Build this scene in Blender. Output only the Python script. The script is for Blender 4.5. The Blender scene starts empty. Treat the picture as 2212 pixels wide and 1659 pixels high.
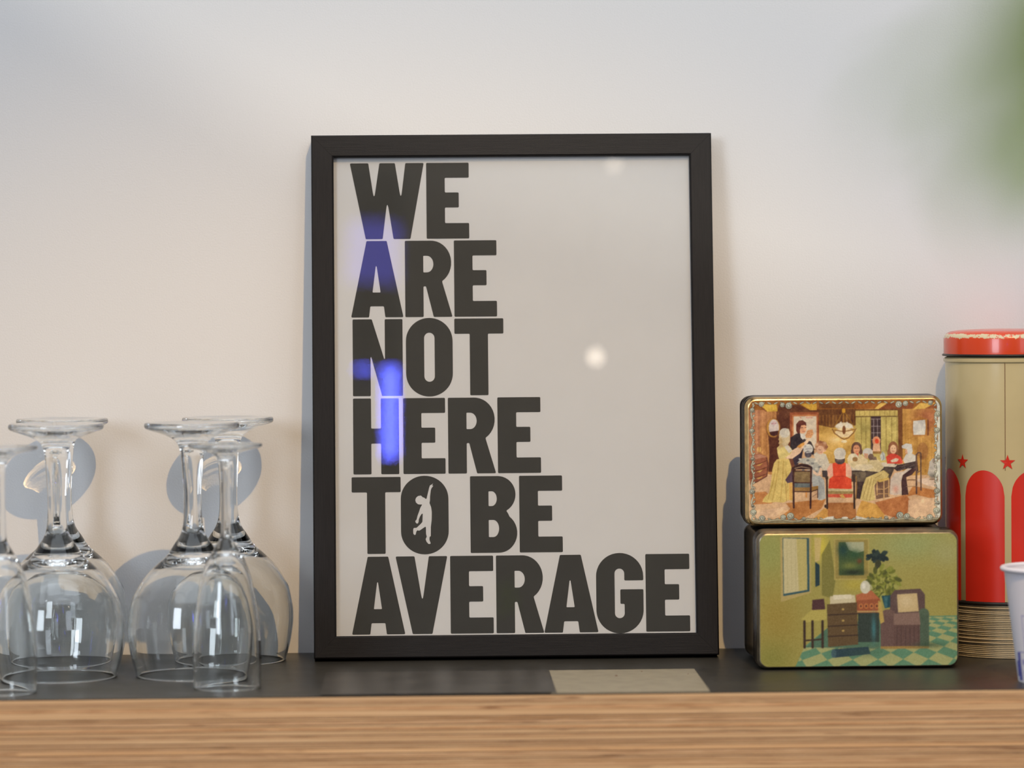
import bpy, math, random
import numpy as np
from mathutils import Vector, Matrix
from mathutils.geometry import tessellate_polygon

random.seed(7)
rng = np.random.default_rng(7)
scn = bpy.context.scene
COL = scn.collection

# ------------------------------------------------------------------ camera
F = 7400.0                       # focal length in pixels of the 2212 x 1659 frame
CXP, CYP = 1106.0, 829.5
HOR = 620.0                      # eye level in the picture
DIST, EYE = 2.03, 0.216          # metres to the wall, metres above the shelf top
YAW, ROLL = 0.026, 0.0077
PITCH = math.atan((CYP - HOR) / F)
fwd = Vector((math.sin(YAW) * math.cos(PITCH), math.cos(YAW) * math.cos(PITCH), -math.sin(PITCH)))
right0 = Vector((math.cos(YAW), -math.sin(YAW), 0))
up0 = right0.cross(fwd)
right = right0 * math.cos(ROLL) - up0 * math.sin(ROLL)
up = up0 * math.cos(ROLL) + right0 * math.sin(ROLL)
CAM = Vector((-DIST * math.tan(YAW), -DIST, EYE))
cam_data = bpy.data.cameras.new('camera')
cam = bpy.data.objects.new('camera', cam_data)
COL.objects.link(cam)
m = Matrix((right, up, -fwd)).transposed().to_4x4()
m.translation = CAM
cam.matrix_world = m
cam_data.sensor_width = 36.0
cam_data.lens = 36.0 * F / 2212.0
cam_data.clip_start = 0.02
cam_data.dof.use_dof = True
cam_data.dof.focus_distance = 1.985
cam_data.dof.aperture_fstop = 5.6
scn.camera = cam


def pix(px, py):
    return (fwd * F + right * (px - CXP) - up * (py - CYP)).normalized()


def on_y(px, py, Y):
    d = pix(px, py)
    return CAM + d * ((Y - CAM.y) / d.y)


def on_shelf(px, py, z=0.0):
    d = pix(px, py)
    return CAM + d * ((z - CAM.z) / d.z)


# ------------------------------------------------------------------ world, lights, exposure
world = bpy.data.worlds.new('room_ambience')
scn.world = world
world.use_nodes = True
bg = world.node_tree.nodes['Background']
bg.inputs['Color'].default_value = (0.95, 0.96, 1.0, 1)
bg.inputs['Strength'].default_value = 0.28



def light(name, kind, loc, target, energy, color, **kw):
    d = bpy.data.lights.new(name, kind)
    d.energy = energy
    d.color = color
    for k, v in kw.items():
        setattr(d, k, v)
    o = bpy.data.objects.new(name, d)
    COL.objects.link(o)
    o.location = loc
    o.rotation_euler = (Vector(target) - Vector(loc)).to_track_quat('-Z', 'Y').to_euler()
    return o


KEY_HALF, KEY_BLEND = 0.392, 0.5
kp = Vector((0.225, -1.48, 1.41))
key = light('track_spot_light', 'SPOT', kp, (-0.22, 0.0, -0.8), 75.0, (1.0, 0.65, 0.28),
            shadow_soft_size=0.008, spot_size=2 * KEY_HALF, spot_blend=KEY_BLEND)
key.data.cycles.is_caustics_light = True
# the general light of the room: a wide cool-white fill light added overhead, unseen, and daylight from assumed windows behind the camera
light('overhead_fill_light', 'AREA', (0.0, -1.15, 1.8), (0.0, -0.1, 0.2), 16.8, (0.88, 0.97, 1.08),
      shape='RECTANGLE', size=2.4, size_y=1.5)
light('assumed_window_daylight', 'AREA', (-1.9, -3.6, 0.9), (0, 0, 0.1), 42.0, (0.80, 0.89, 1.0),
      shape='RECTANGLE', size=0.9, size_y=1.3)
light('assumed_window_daylight', 'AREA', (1.5, -3.9, 0.9), (0, 0, 0.1), 8.0, (0.76, 0.86, 1.0),
      shape='RECTANGLE', size=0.7, size_y=1.3)
# a second spot washing the upper wall; the edge of its beam crosses the wall at the upper left
wt = on_y(2308, -3226, 0.0)
wl = Vector((wt.x, -2.3, wt.z))
light('wall_wash_spot_light', 'SPOT', wl, wt, 56.0, (1.0, 0.92, 0.80),
      shadow_soft_size=0.03, spot_size=2 * math.atan(1.06 / (wt - wl).length), spot_blend=0.012)

vs = scn.view_settings
vs.view_transform = 'Standard'
vs.look = 'None'
vs.exposure = 0.0
vs.gamma = 1.0
vs.use_curve_mapping = False
cy = scn.cycles
cy.max_bounces = 24
cy.diffuse_bounces = 4
cy.glossy_bounces = 8
cy.transmission_bounces = 24
cy.transparent_max_bounces = 24
cy.caustics_reflective = True
cy.caustics_refractive = True


# ------------------------------------------------------------------ helpers
def lin(c):
    return tuple(((v / 255.0) / 12.92 if v <= 10.3 else ((v / 255.0 + 0.055) / 1.055) ** 2.4) for v in c)


class NT:
    def __init__(self, name):
        self.m = bpy.data.materials.new(name)
        self.m.use_nodes = True
        self.t = self.m.node_tree
        self.n = self.t.nodes
        self.p = self.n['Principled BSDF']
        self.out = self.n['Material Output']

    def node(self, kind, **kw):
        n = self.n.new(kind)
        for k, v in kw.items():
            if isinstance(k, str) and k.startswith('i_'):
                n.inputs[k[2:]].default_value = v
            else:
                setattr(n, k, v)
        return n

    def link(self, a, b):
        self.t.links.new(a, b)

    def coords(self, scale=(1, 1, 1), kind='Object'):
        tc = self.node('ShaderNodeTexCoord')
        mp = self.node('ShaderNodeMapping')
        mp.inputs['Scale'].default_value = scale
        self.link(tc.outputs[kind], mp.inputs['Vector'])
        return mp.outputs['Vector']

    def noise(self, vec, scale, detail=4, rough=0.6):
        n = self.node('ShaderNodeTexNoise')
        n.inputs['Scale'].default_value = scale
        n.inputs['Detail'].default_value = detail
        n.inputs['Roughness'].default_value = rough
        self.link(vec, n.inputs['Vector'])
        return n.outputs['Fac']

    def ramp(self, fac, stops):
        r = self.node('ShaderNodeValToRGB')
        e = r.color_ramp.elements
        while len(e) < len(stops):
            e.new(0.5)
        for el, (pos, col) in zip(e, stops):
            el.position = pos
            el.color = (*col, 1)
        self.link(fac, r.inputs['Fac'])
        return r.outputs['Color']

    def bump(self, h, strength, dist=0.001):
        b = self.node('ShaderNodeBump')
        b.inputs['Strength'].default_value = strength
        b.inputs['Distance'].default_value = dist
        self.link(h, b.inputs['Height'])
        self.link(b.outputs['Normal'], self.p.inputs['Normal'])

    def mix(self, fac, a, b):
        x = self.node('ShaderNodeMix', data_type='RGBA')
        for s, v in ((x.inputs['Factor'], fac), (x.inputs['A'], a), (x.inputs['B'], b)):
            if hasattr(v, 'default_value') or hasattr(v, 'links'):
                self.link(v, s)
            elif isinstance(v, tuple):
                s.default_value = (*v, 1)
            else:
                s.default_value = v
        return x.outputs['Result']


def plain(name, col, rough=0.5, metal=0.0, spec=0.5, var=0.06, scale=60.0, bump=0.0, coat=0.0):
    """painted surface with a little mottling so that no colour is dead flat"""
    t = NT(name)
    v = t.coords()
    f = t.noise(v, scale)
    a = tuple(max(0, c * (1 - var)) for c in col)
    b = tuple(min(1, c * (1 + var)) for c in col)
    t.link(t.ramp(f, [(0.3, a), (0.7, b)]), t.p.inputs['Base Color'])
    t.p.inputs['Roughness'].default_value = rough
    t.p.inputs['Metallic'].default_value = metal
    t.p.inputs['Specular IOR Level'].default_value = spec
    t.p.inputs['Coat Weight'].default_value = coat
    t.p.inputs['Coat Roughness'].default_value = 0.12
    if bump:
        t.bump(f, bump)
    return t.m


def mesh(name, verts, faces, mat, parent=None, smooth=False, angle=None):
    me = bpy.data.meshes.new(name)
    me.from_pydata([tuple(v) for v in verts], [], faces)
    me.update()
    if smooth:
        me.polygons.foreach_set('use_smooth', [True] * len(me.polygons))
        if angle is not None:
            me.set_sharp_from_angle(angle=math.radians(angle))
    if mat is not None:
        me.materials.append(mat)
    o = bpy.data.objects.new(name, me)
    COL.objects.link(o)
    if parent is not None:
        o.parent = parent
    return o


def thing(name, loc=(0, 0, 0), rot=(0, 0, 0), label=None, cat=None, group=None):
    o = bpy.data.objects.new(name, None)
    o.empty_display_size = 0.02
    COL.objects.link(o)
    o.location = loc
    o.rotation_euler = rot
    tag(o, label, cat, group)
    return o


def tag(o, label=None, cat=None, group=None, kind=None):
    if label:
        o['label'] = label
    if cat:
        o['category'] = cat
    if group:
        o['group'] = group
    if kind:
        o['kind'] = kind
    return o


def copy_tree(o, parent=None):
    c = o.copy()
    COL.objects.link(c)
    c.parent = parent
    for ch in list(o.children):
        copy_tree(ch, c)
    return c


def box(x0, x1, y0, y1, z0, z1):
    v = [(x, y, z) for z in (z0, z1) for y in (y0, y1) for x in (x0, x1)]
    f = [(0, 2, 3, 1), (4, 5, 7, 6), (0, 1, 5, 4), (2, 6, 7, 3), (0, 4, 6, 2), (1, 3, 7, 5)]
    return v, f


def lathe(prof, seg=64, mod=None):
    """prof: (r, z) list; returns verts, faces; points with r == 0 become poles"""
    v, f, rows = [], [], []
    for (r, z) in prof:
        if r <= 1e-9:
            rows.append([len(v)])
            v.append((0, 0, z))
        else:
            row = []
            for k in range(seg):
                a = 2 * math.pi * k / seg
                rr = r * (mod(a, z) if mod else 1.0)
                row.append(len(v))
                v.append((rr * math.cos(a), rr * math.sin(a), z))
            rows.append(row)
    for A, B in zip(rows[:-1], rows[1:]):
        for k in range(seg):
            k2 = (k + 1) % seg
            if len(A) == 1 and len(B) == 1:
                continue
            if len(A) == 1:
                f.append((A[0], B[k2], B[k]))
            elif len(B) == 1:
                f.append((A[k], A[k2], B[0]))
            else:
                f.append((A[k], A[k2], B[k2], B[k]))
    return v, f


def spline(pts, n):
    """Catmull-Rom through 2-D points, n samples per span"""
    out = []
    P = [pts[0]] + list(pts) + [pts[-1]]
    for i in range(1, len(P) - 2):
        p0, p1, p2, p3 = (np.array(P[i + k], float) for k in (-1, 0, 1, 2))
        for k in range(n):
            t = k / n
            out.append(tuple(0.5 * (2 * p1 + (p2 - p0) * t + (2 * p0 - 5 * p1 + 4 * p2 - p3) * t * t
                                    + (3 * p1 - p0 - 3 * p2 + p3) * t ** 3)))
    out.append(tuple(pts[-1]))
    return out


def tube(points, radius, seg=8):
    pts = [Vector(p) for p in points]
    v, f = [], []
    for i, p in enumerate(pts):
        d = (pts[min(i + 1, len(pts) - 1)] - pts[max(i - 1, 0)]).normalized()
        a = d.orthogonal().normalized()
        b = d.cross(a)
        for k in range(seg):
            t = 2 * math.pi * k / seg
            v.append(p + (a * math.cos(t) + b * math.sin(t)) * radius)
    for i in range(len(pts) - 1):
        for k in range(seg):
            k2 = (k + 1) % seg
            f.append((i * seg + k, i * seg + k2, (i + 1) * seg + k2, (i + 1) * seg + k))
    f.append(tuple(range(seg - 1, -1, -1)))
    f.append(tuple(range((len(pts) - 1) * seg, len(pts) * seg)))
    return v, f


# ------------------------------------------------------------------ materials
def mat_wall():
    t = NT('wall_paint')
    v = t.coords()
    n1 = t.noise(v, 950, 2, 0.5)
    n2 = t.noise(v, 3.0, 2, 0.5)
    t.link(t.ramp(n2, [(0.3, (0.735, 0.725, 0.71)), (0.7, (0.765, 0.755, 0.74))]), t.p.inputs['Base Color'])
    t.p.inputs['Roughness'].default_value = 0.75
    t.p.inputs['Specular IOR Level'].default_value = 0.25
    t.bump(n1, 0.22, 0.0006)
    return t.m


def mat_laminate():
    t = NT('black_laminate')
    v = t.coords()
    n1 = t.noise(v, 14, 5, 0.6)
    n2 = t.noise(v, 900, 2, 0.5)
    t.link(t.ramp(n1, [(0.3, (0.022, 0.021, 0.018)), (0.75, (0.04, 0.038, 0.032))]), t.p.inputs['Base Color'])
    r = t.node('ShaderNodeMapRange')
    t.link(n1, r.inputs['Value'])
    r.inputs['From Min'].default_value = 0.3
    r.inputs['From Max'].default_value = 0.7
    r.inputs['To Min'].default_value = 0.30
    r.inputs['To Max'].default_value = 0.46
    t.link(r.outputs['Result'], t.p.inputs['Roughness'])
    t.p.inputs['Specular IOR Level'].default_value = 0.45
    t.bump(n2, 0.1, 0.0003)
    return t.m


def mat_ply(long_grain):
    t = NT('plywood_long_grain' if long_grain else 'plywood_cross_grain')
    oi = t.node('ShaderNodeObjectInfo')
    tc = t.node('ShaderNodeTexCoord')
    sh = t.node('ShaderNodeVectorMath', operation='ADD')
    sc = t.node('ShaderNodeVectorMath', operation='SCALE')
    t.link(oi.outputs['Location'], sc.inputs[0])
    t.link(tc.outputs['Object'], sh.inputs[0])
    cb = t.node('ShaderNodeCombineXYZ')
    mul = t.node('ShaderNodeMath', operation='MULTIPLY')
    mul.inputs[1].default_value = 37.0
    t.link(oi.outputs['Random'], mul.inputs[0])
    t.link(mul.outputs[0], cb.inputs['X'])
    t.link(mul.outputs[0], cb.inputs['Z'])
    t.link(cb.outputs[0], sh.inputs[1])
    mp = t.node('ShaderNodeMapping')
    mp.inputs['Scale'].default_value = (7, 60, 1300) if long_grain else (34, 60, 900)
    t.link(sh.outputs[0], mp.inputs['Vector'])
    n1 = t.noise(mp.outputs['Vector'], 1.0, 5, 0.65)
    mp2 = t.node('ShaderNodeMapping')
    mp2.inputs['Scale'].default_value = (14, 1, 260)
    t.link(sh.outputs[0], mp2.inputs['Vector'])
    n2 = t.noise(mp2.outputs['Vector'], 1.0, 4, 0.6)
    if long_grain:
        c = t.ramp(n1, [(0.30, (0.42, 0.24, 0.112)), (0.5, (0.62, 0.405, 0.225)), (0.70, (0.76, 0.55, 0.335))])
    else:
        c = t.ramp(n1, [(0.30, (0.36, 0.20, 0.10)), (0.5, (0.54, 0.335, 0.185)), (0.70, (0.68, 0.465, 0.28))])
    spot = t.ramp(n2, [(0.60, (0, 0, 0)), (0.70, (0.9, 0.9, 0.9))])
    c = t.mix(spot, c, (0.20, 0.095, 0.045))
    hue = t.ramp(oi.outputs['Random'], [(0.0, (0.86, 0.84, 0.82)), (0.5, (1, 1, 1)), (1.0, (1.1, 1.02, 0.93))])
    mm = t.node('ShaderNodeMix', data_type='RGBA', blend_type='MULTIPLY')
    mm.inputs['Factor'].default_value = 1.0
    t.link(c, mm.inputs['A'])
    t.link(hue, mm.inputs['B'])
    t.link(mm.outputs['Result'], t.p.inputs['Base Color'])
    t.p.inputs['Roughness'].default_value = 0.6
    t.p.inputs['Specular IOR Level'].default_value = 0.3
    t.bump(n1, 0.25, 0.0004)
    return t.m


def mat_frame(horizontal):
    t = NT('black_foil_horizontal_grain' if horizontal else 'black_foil_vertical_grain')
    v = t.coords((60, 600, 1500) if horizontal else (1500, 600, 60))
    v2 = t.coords()
    n1 = t.noise(v, 1.0, 3, 0.6)
    n2 = t.noise(v2, 2600, 2, 0.6)
    c = t.ramp(n1, [(0.3, (0.006, 0.0052, 0.0055)), (0.7, (0.012, 0.0105, 0.0105))])
    t.link(c, t.p.inputs['Base Color'])
    t.p.inputs['Roughness'].default_value = 0.48
    t.p.inputs['Specular IOR Level'].default_value = 0.22
    a = t.node('ShaderNodeMath', operation='ADD')
    t.link(n1, a.inputs[0])
    t.link(n2, a.inputs[1])
    t.bump(a.outputs[0], 0.35, 0.00025)
    return t.m


def mat_pane(name='picture_glass', tint=(0.985, 0.992, 0.988), r0=0.043):
    """clear sheet glass: lets light straight through, mirrors by the Fresnel law on both faces"""
    t = NT(name)
    t.n.remove(t.p)
    g = t.node('ShaderNodeNewGeometry')
    dot = t.node('ShaderNodeVectorMath', operation='DOT_PRODUCT')
    t.link(g.outputs['Normal'], dot.inputs[0])
    t.link(g.outputs['Incoming'], dot.inputs[1])
    ab = t.node('ShaderNodeMath', operation='ABSOLUTE')
    t.link(dot.outputs['Value'], ab.inputs[0])
    om = t.node('ShaderNodeMath', operation='SUBTRACT')
    om.inputs[0].default_value = 1.0
    t.link(ab.outputs[0], om.inputs[1])
    pw = t.node('ShaderNodeMath', operation='POWER')
    pw.inputs[1].default_value = 5.0
    t.link(om.outputs[0], pw.inputs[0])
    ma = t.node('ShaderNodeMath', operation='MULTIPLY_ADD')
    ma.inputs[1].default_value = 1 - r0
    ma.inputs[2].default_value = r0
    t.link(pw.outputs[0], ma.inputs[0])
    tr = t.node('ShaderNodeBsdfTransparent')
    tr.inputs['Color'].default_value = (*tint, 1)
    gl = t.node('ShaderNodeBsdfGlossy')
    gl.inputs['Roughness'].default_value = 0.0
    mx = t.node('ShaderNodeMixShader')
    t.link(ma.outputs[0], mx.inputs[0])
    t.link(tr.outputs[0], mx.inputs[1])
    t.link(gl.outputs[0], mx.inputs[2])
    t.link(mx.outputs[0], t.out.inputs['Surface'])
    return t.m


def mat_glass():
    t = NT('drinking_glass')
    t.n.remove(t.p)
    g = t.node('ShaderNodeBsdfGlass')
    g.inputs['Color'].default_value = (0.995, 0.999, 0.996, 1)
    g.inputs['Roughness'].default_value = 0.0
    g.inputs['IOR'].default_value = 1.5
    t.link(g.outputs[0], t.out.inputs['Surface'])
    return t.m


def mat_print(rough=0.32, coat=0.25):
    t = NT('printed_tinplate')
    a = t.node('ShaderNodeVertexColor')
    a.layer_name = 'ink'
    t.link(a.outputs['Color'], t.p.inputs['Base Color'])
    t.p.inputs['Roughness'].default_value = rough
    t.p.inputs['Specular IOR Level'].default_value = 0.5
    t.p.inputs['Coat Weight'].default_value = coat
    t.p.inputs['Coat Roughness'].default_value = 0.2
    v = t.coords()
    t.bump(t.noise(v, 260, 2, 0.5), 0.04, 0.0005)
    return t.m


def mat_emit(name, col, strength):
    t = NT(name)
    t.n.remove(t.p)
    e = t.node('ShaderNodeEmission')
    e.inputs['Color'].default_value = (*col, 1)
    e.inputs['Strength'].default_value = strength
    t.link(e.outputs[0], t.out.inputs['Surface'])
    return t.m


def mat_lid():
    """glossy red enamel, chipped to the cream tin along the shoulder"""
    t = NT('chipped_red_enamel')
    v = t.coords((1, 1, 1.6))
    n1 = t.noise(v, 210, 6, 0.75)
    tc = t.node('ShaderNodeTexCoord')
    sp = t.node('ShaderNodeSeparateXYZ')
    t.link(tc.outputs['Object'], sp.inputs[0])
    band = t.node('ShaderNodeMapRange')
    t.link(sp.outputs['Z'], band.inputs['Value'])
    band.inputs['From Min'].default_value = 0.0088
    band.inputs['From Max'].default_value = 0.0112
    band2 = t.node('ShaderNodeMapRange')
    t.link(sp.outputs['Z'], band2.inputs['Value'])
    band2.inputs['From Min'].default_value = 0.0142
    band2.inputs['From Max'].default_value = 0.0126
    mu = t.node('ShaderNodeMath', operation='MULTIPLY')
    t.link(band.outputs[0], mu.inputs[0])
    t.link(band2.outputs[0], mu.inputs[1])
    ad = t.node('ShaderNodeMath', operation='MULTIPLY_ADD')
    ad.inputs[1].default_value = 0.42
    t.link(mu.outputs[0], ad.inputs[0])
    t.link(n1, ad.inputs[2])
    chip = t.ramp(ad.outputs[0], [(0.84, (0, 0, 0)), (0.86, (1, 1, 1))])
    c = t.mix(chip, (0.70, 0.062, 0.012), (0.70, 0.60, 0.38))
    t.link(c, t.p.inputs['Base Color'])
    t.p.inputs['Roughness'].default_value = 0.25
    t.p.inputs['Coat Weight'].default_value = 0.3
    return t.m


def mat_leaf():
    t = NT('green_leaf')
    v = t.coords()
    n1 = t.noise(v, 120, 3)
    c = t.ramp(n1, [(0.3, (0.27, 0.38, 0.07)), (0.7, (0.40, 0.50, 0.13))])
    t.link(c, t.p.inputs['Base Color'])
    t.p.inputs['Roughness'].default_value = 0.5
    return t.m


M = {
    'wall': mat_wall(), 'laminate': mat_laminate(), 'ply_a': mat_ply(True), 'ply_b': mat_ply(False),
    'foil_h': mat_frame(True), 'foil_v': mat_frame(False), 'pane': mat_pane(), 'glass': mat_glass(),
    'print': mat_print(), 'lid': mat_lid(), 'leaf': mat_leaf(),
    'paper': plain('poster_paper', (0.635, 0.625, 0.635), 0.6, var=0.012, scale=40, spec=0.2),
    'ink': plain('black_ink', (0.030, 0.029, 0.026), 0.55, var=0.08, spec=0.3),
    'board': plain('grey_backing_board', (0.25, 0.22, 0.18), 0.8),
    'tin_dark': plain('dark_worn_tin', (0.020, 0.015, 0.012), 0.27, metal=0.5, var=0.5, scale=120, bump=0.05),
    'tin_edge': plain('gilt_tin_edge', (0.52, 0.36, 0.15), 0.24, metal=0.85, var=0.25, scale=260, bump=0.04),
    'tin_edge_dull': plain('dull_olive_tin_edge', (0.19, 0.16, 0.11), 0.3, metal=0.7, var=0.3, scale=260, bump=0.04),
    'cream': plain('cream_enamel', (0.60, 0.50, 0.27), 0.25, var=0.05, scale=25, coat=0.3),
    'red': plain('red_enamel', (0.62, 0.03, 0.015), 0.25, var=0.06, scale=25, coat=0.3),
    'black_rim': plain('blackened_tin_rim', (0.03, 0.025, 0.022), 0.4, metal=0.4, var=0.3),
    'coaster': plain('cream_card_edge', (0.52, 0.43, 0.28), 0.75, var=0.12, scale=200),
    'cup': plain('white_paper_cup', (0.74, 0.73, 0.80), 0.55, var=0.02, scale=30, spec=0.3),
    'cup_ink': plain('pale_blue_ink', (0.30, 0.29, 0.58), 0.6, var=0.15, scale=300),
    'cup_ink_dark': plain('delft_blue_ink', (0.10, 0.11, 0.40), 0.6, var=0.35, scale=500),
    'sheet': plain('pale_grey_patch', (0.29, 0.26, 0.19), 0.5, var=0.14, scale=90, spec=0.4),
    'sheet_dark': plain('dark_grey_patch', (0.045, 0.041, 0.036), 0.36, var=0.3, scale=45, spec=0.5),
    'crumb': plain('brown_crumb', (0.12, 0.06, 0.03), 0.8),
    'stem': plain('green_stem', (0.10, 0.14, 0.04), 0.6),
    'petal': plain('pale_pink_petal', (0.80, 0.68, 0.70), 0.6),
    'floor': plain('dark_floor', (0.10, 0.07, 0.05), 0.5, var=0.2, scale=6),
    'metal': plain('black_lamp_metal', (0.03, 0.03, 0.03), 0.4, metal=0.6),
    'room': plain('room_paint', (0.34, 0.31, 0.28), 0.8, var=0.03, scale=3),
    'joinery': plain('white_joinery', (0.6, 0.6, 0.6), 0.5),
}


# ------------------------------------------------------------------ the room
v, f = box(-3.2, 3.2, 0.0, 0.12, -1.1, 2.2)
wall = mesh('wall_back', v, f, M['wall'])
tag(wall, 'white painted wall with fine roller texture behind the shelf', 'wall', kind='structure')
v, f = box(-3.2, 3.2, -4.6, 0.0, -1.15, -1.1)
tag(mesh('floor', v, f, M['floor']), 'dark floor of the room', 'floor', kind='structure')
v, f = box(-3.2, 3.2, -4.72, -4.6, -1.1, 2.2)
tag(mesh('wall_front', v, f, M['room']), 'far grey wall of the room facing the shelf', 'wall', kind='structure')

# shelf: laminate on a stack of plies
fl = on_shelf(0, 1512)
fr = on_shelf(2212, 1488)
YF = 0.5 * (fl.y + fr.y)
SX0, SX1 = -1.15, 1.15
shelf = thing('shelf', (0, 0, 0), label='thick plywood shelf with black laminate top against the white wall', cat='shelf')
v, f = box(SX0, SX1, YF + 0.0004, -0.0002, -0.0006, 0.0)
mesh('laminate_top', v, f, M['laminate'], shelf)
z = -0.0006
k = 0
th = [0.0021]
while sum(th) < 0.051:
    th.append(random.choice((0.0011, 0.0014, 0.0017, 0.0021, 0.0026, 0.0030)))
for k, t_ in enumerate(th):
    yo = random.uniform(0, 0.00022)
    v, f = box(SX0, SX1, -yo, -YF - 0.001, -t_ + random.choice((0.00015, 0.00025, 0.0004)), 0.0)
    o = mesh('ply', v, f, M['ply_a'] if k % 2 == 0 else M['ply_b'], shelf)
    o.location = (0, YF, z)
    z -= t_
v, f = box(SX0, SX1, YF + 0.0006, -0.001, z, -0.0008)
mesh('glue_core', v, f, plain('brown_glue', (0.12, 0.055, 0.028), 0.7), shelf)

# ------------------------------------------------------------------ framed poster
LEAN = math.radians(6.5)
T = 0.0165
FY = -0.052
n_pl = Vector((0, -math.cos(LEAN), math.sin(LEAN)))
o_pl = Vector((0, FY, T * math.sin(LEAN)))


def fr_uv(px, py, off=0.0):
    """pixel -> (u, v) on the frame's leaning front plane, pushed back by off"""
    d = pix(px, py)
    base = o_pl - n_pl * off
    t = (base - CAM).dot(n_pl) / d.dot(n_pl)
    p = CAM + d * t
    return p.x, (p - o_pl).dot(Vector((0, math.sin(LEAN), math.cos(LEAN))))


bl, br = fr_uv(676, 1422), fr_uv(1553, 1411)
tl, tr_ = fr_uv(674, 292), fr_uv(1537, 287)
FX = 0.25 * (bl[0] + br[0] + tl[0] + tr_[0])
FW = 0.5 * (br[0] - bl[0] + tr_[0] - tl[0])
FH = 0.5 * (tl[1] + tr_[1])
print('frame', bl, br, tl, tr_, FX, FW, FH, 'YF', YF)
BW = 0.0130
frame = thing('picture_frame', (FX, FY, o_pl.z), (-LEAN, 0, 0),
              label='black picture frame with bold lettered poster leaning against the wall', cat='picture frame')


def rail(p_out, p_in, mat):
    """mitred moulding between two outer corners and two inner corners (x, z), small front bevels"""
    (ax, az), (bx, bz) = p_out
    (cx, cz), (dx, dz) = p_in

    def lerp(a, b, t):
        return (a[0] + (b[0] - a[0]) * t, a[1] + (b[1] - a[1]) * t)
    rows = []
    for t, y in ((0.0, T), (0.0, 0.0009), (0.06, 0.0), (0.93, 0.0), (1.0, 0.0007), (1.0, 0.006)):
        s = lerp(p_out[0], p_in[0], t)
        e = lerp(p_out[1], p_in[1], t)
        rows.append(((s[0], y, s[1]), (e[0], y, e[1])))
    # rebate and back
    s, e = lerp(p_out[0], p_in[0], 0.55), lerp(p_out[1], p_in[1], 0.55)
    rows.append(((s[0], 0.006, s[1]), (e[0], 0.006, e[1])))
    rows.append(((s[0], T, s[1]), (e[0], T, e[1])))
    vv = [p for r in rows for p in r]
    ff = []
    n = len(rows)
    for i in range(n):
        j = (i + 1) % n
        ff.append((2 * i, 2 * i + 1, 2 * j + 1, 2 * j))
    ff.append(tuple(2 * i for i in range(n)))
    ff.append(tuple(2 * i + 1 for i in reversed(range(n))))
    return vv, ff


hw, g = FW / 2, 0.00004
O = [(-hw, 0), (hw, 0), (hw, FH), (-hw, FH)]
I = [(-hw + BW, BW), (hw - BW, BW), (hw - BW, FH - BW), (-hw + BW, FH - BW)]
for i, mname in ((0, 'foil_h'), (1, 'foil_v'), (2, 'foil_h'), (3, 'foil_v')):
    j = (i + 1) % 4
    ux, uz = O[j][0] - O[i][0], O[j][1] - O[i][1]
    L_ = math.hypot(ux, uz)
    ux, uz = ux / L_ * g, uz / L_ * g
    v, f = rail(((O[i][0] + ux, O[i][1] + uz), (O[j][0] - ux, O[j][1] - uz)),
                ((I[i][0] + ux, I[i][1] + uz), (I[j][0] - ux, I[j][1] - uz)), M[mname])
    mesh('frame_rail', v, f, M[mname], frame)
e = 0.004
v, f = box(-hw + BW - e, hw - BW + e, 0.0028, 0.0040, BW - e, FH - BW + e)
pane = mesh('glass_pane', v, f, M['pane'], frame)
PAPY = 0.0046
v, f = box(-hw + BW - e, hw - BW + e, PAPY, PAPY + 0.0003, BW - e, FH - BW + e)
paper = mesh('poster', v, f, M['paper'], frame)
v, f = box(-hw + BW - e, hw - BW + e, PAPY + 0.0005, PAPY + 0.0035, BW - e, FH - BW + e)
mesh('backing_board', v, f, M['board'], frame)


# --- lettering ----------------------------------------------------------------
def fillet(poly, r, n=4):
    out = []
    N = len(poly)
    for i in range(N):
        p0, p1, p2 = (np.array(poly[(i + k) % N], float) for k in (-1, 0, 1))
        a, b = p0 - p1, p2 - p1
        la, lb = np.linalg.norm(a), np.linalg.norm(b)
        if la < 1e-6 or lb < 1e-6:
            continue
        a, b = a / la, b / lb
        ang = math.acos(max(-1, min(1, float(a @ b))))
        if ang > math.radians(150):
            out.append(tuple(p1))
            continue
        d = min(r / math.tan(ang / 2), 0.45 * la, 0.45 * lb)
        q0, q2 = p1 + a * d, p1 + b * d
        for k in range(n + 1):
            t = k / n
            out.append(tuple((1 - t) ** 2 * q0 + 2 * t * (1 - t) * p1 + t * t * q2))
    return out


def arc(cx, cy, rx, ry, a0, a1, n=14):
    return [(cx + rx * math.cos(math.radians(a0 + (a1 - a0) * k / n)),
             cy + ry * math.sin(math.radians(a0 + (a1 - a0) * k / n))) for k in range(n + 1)]


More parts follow.
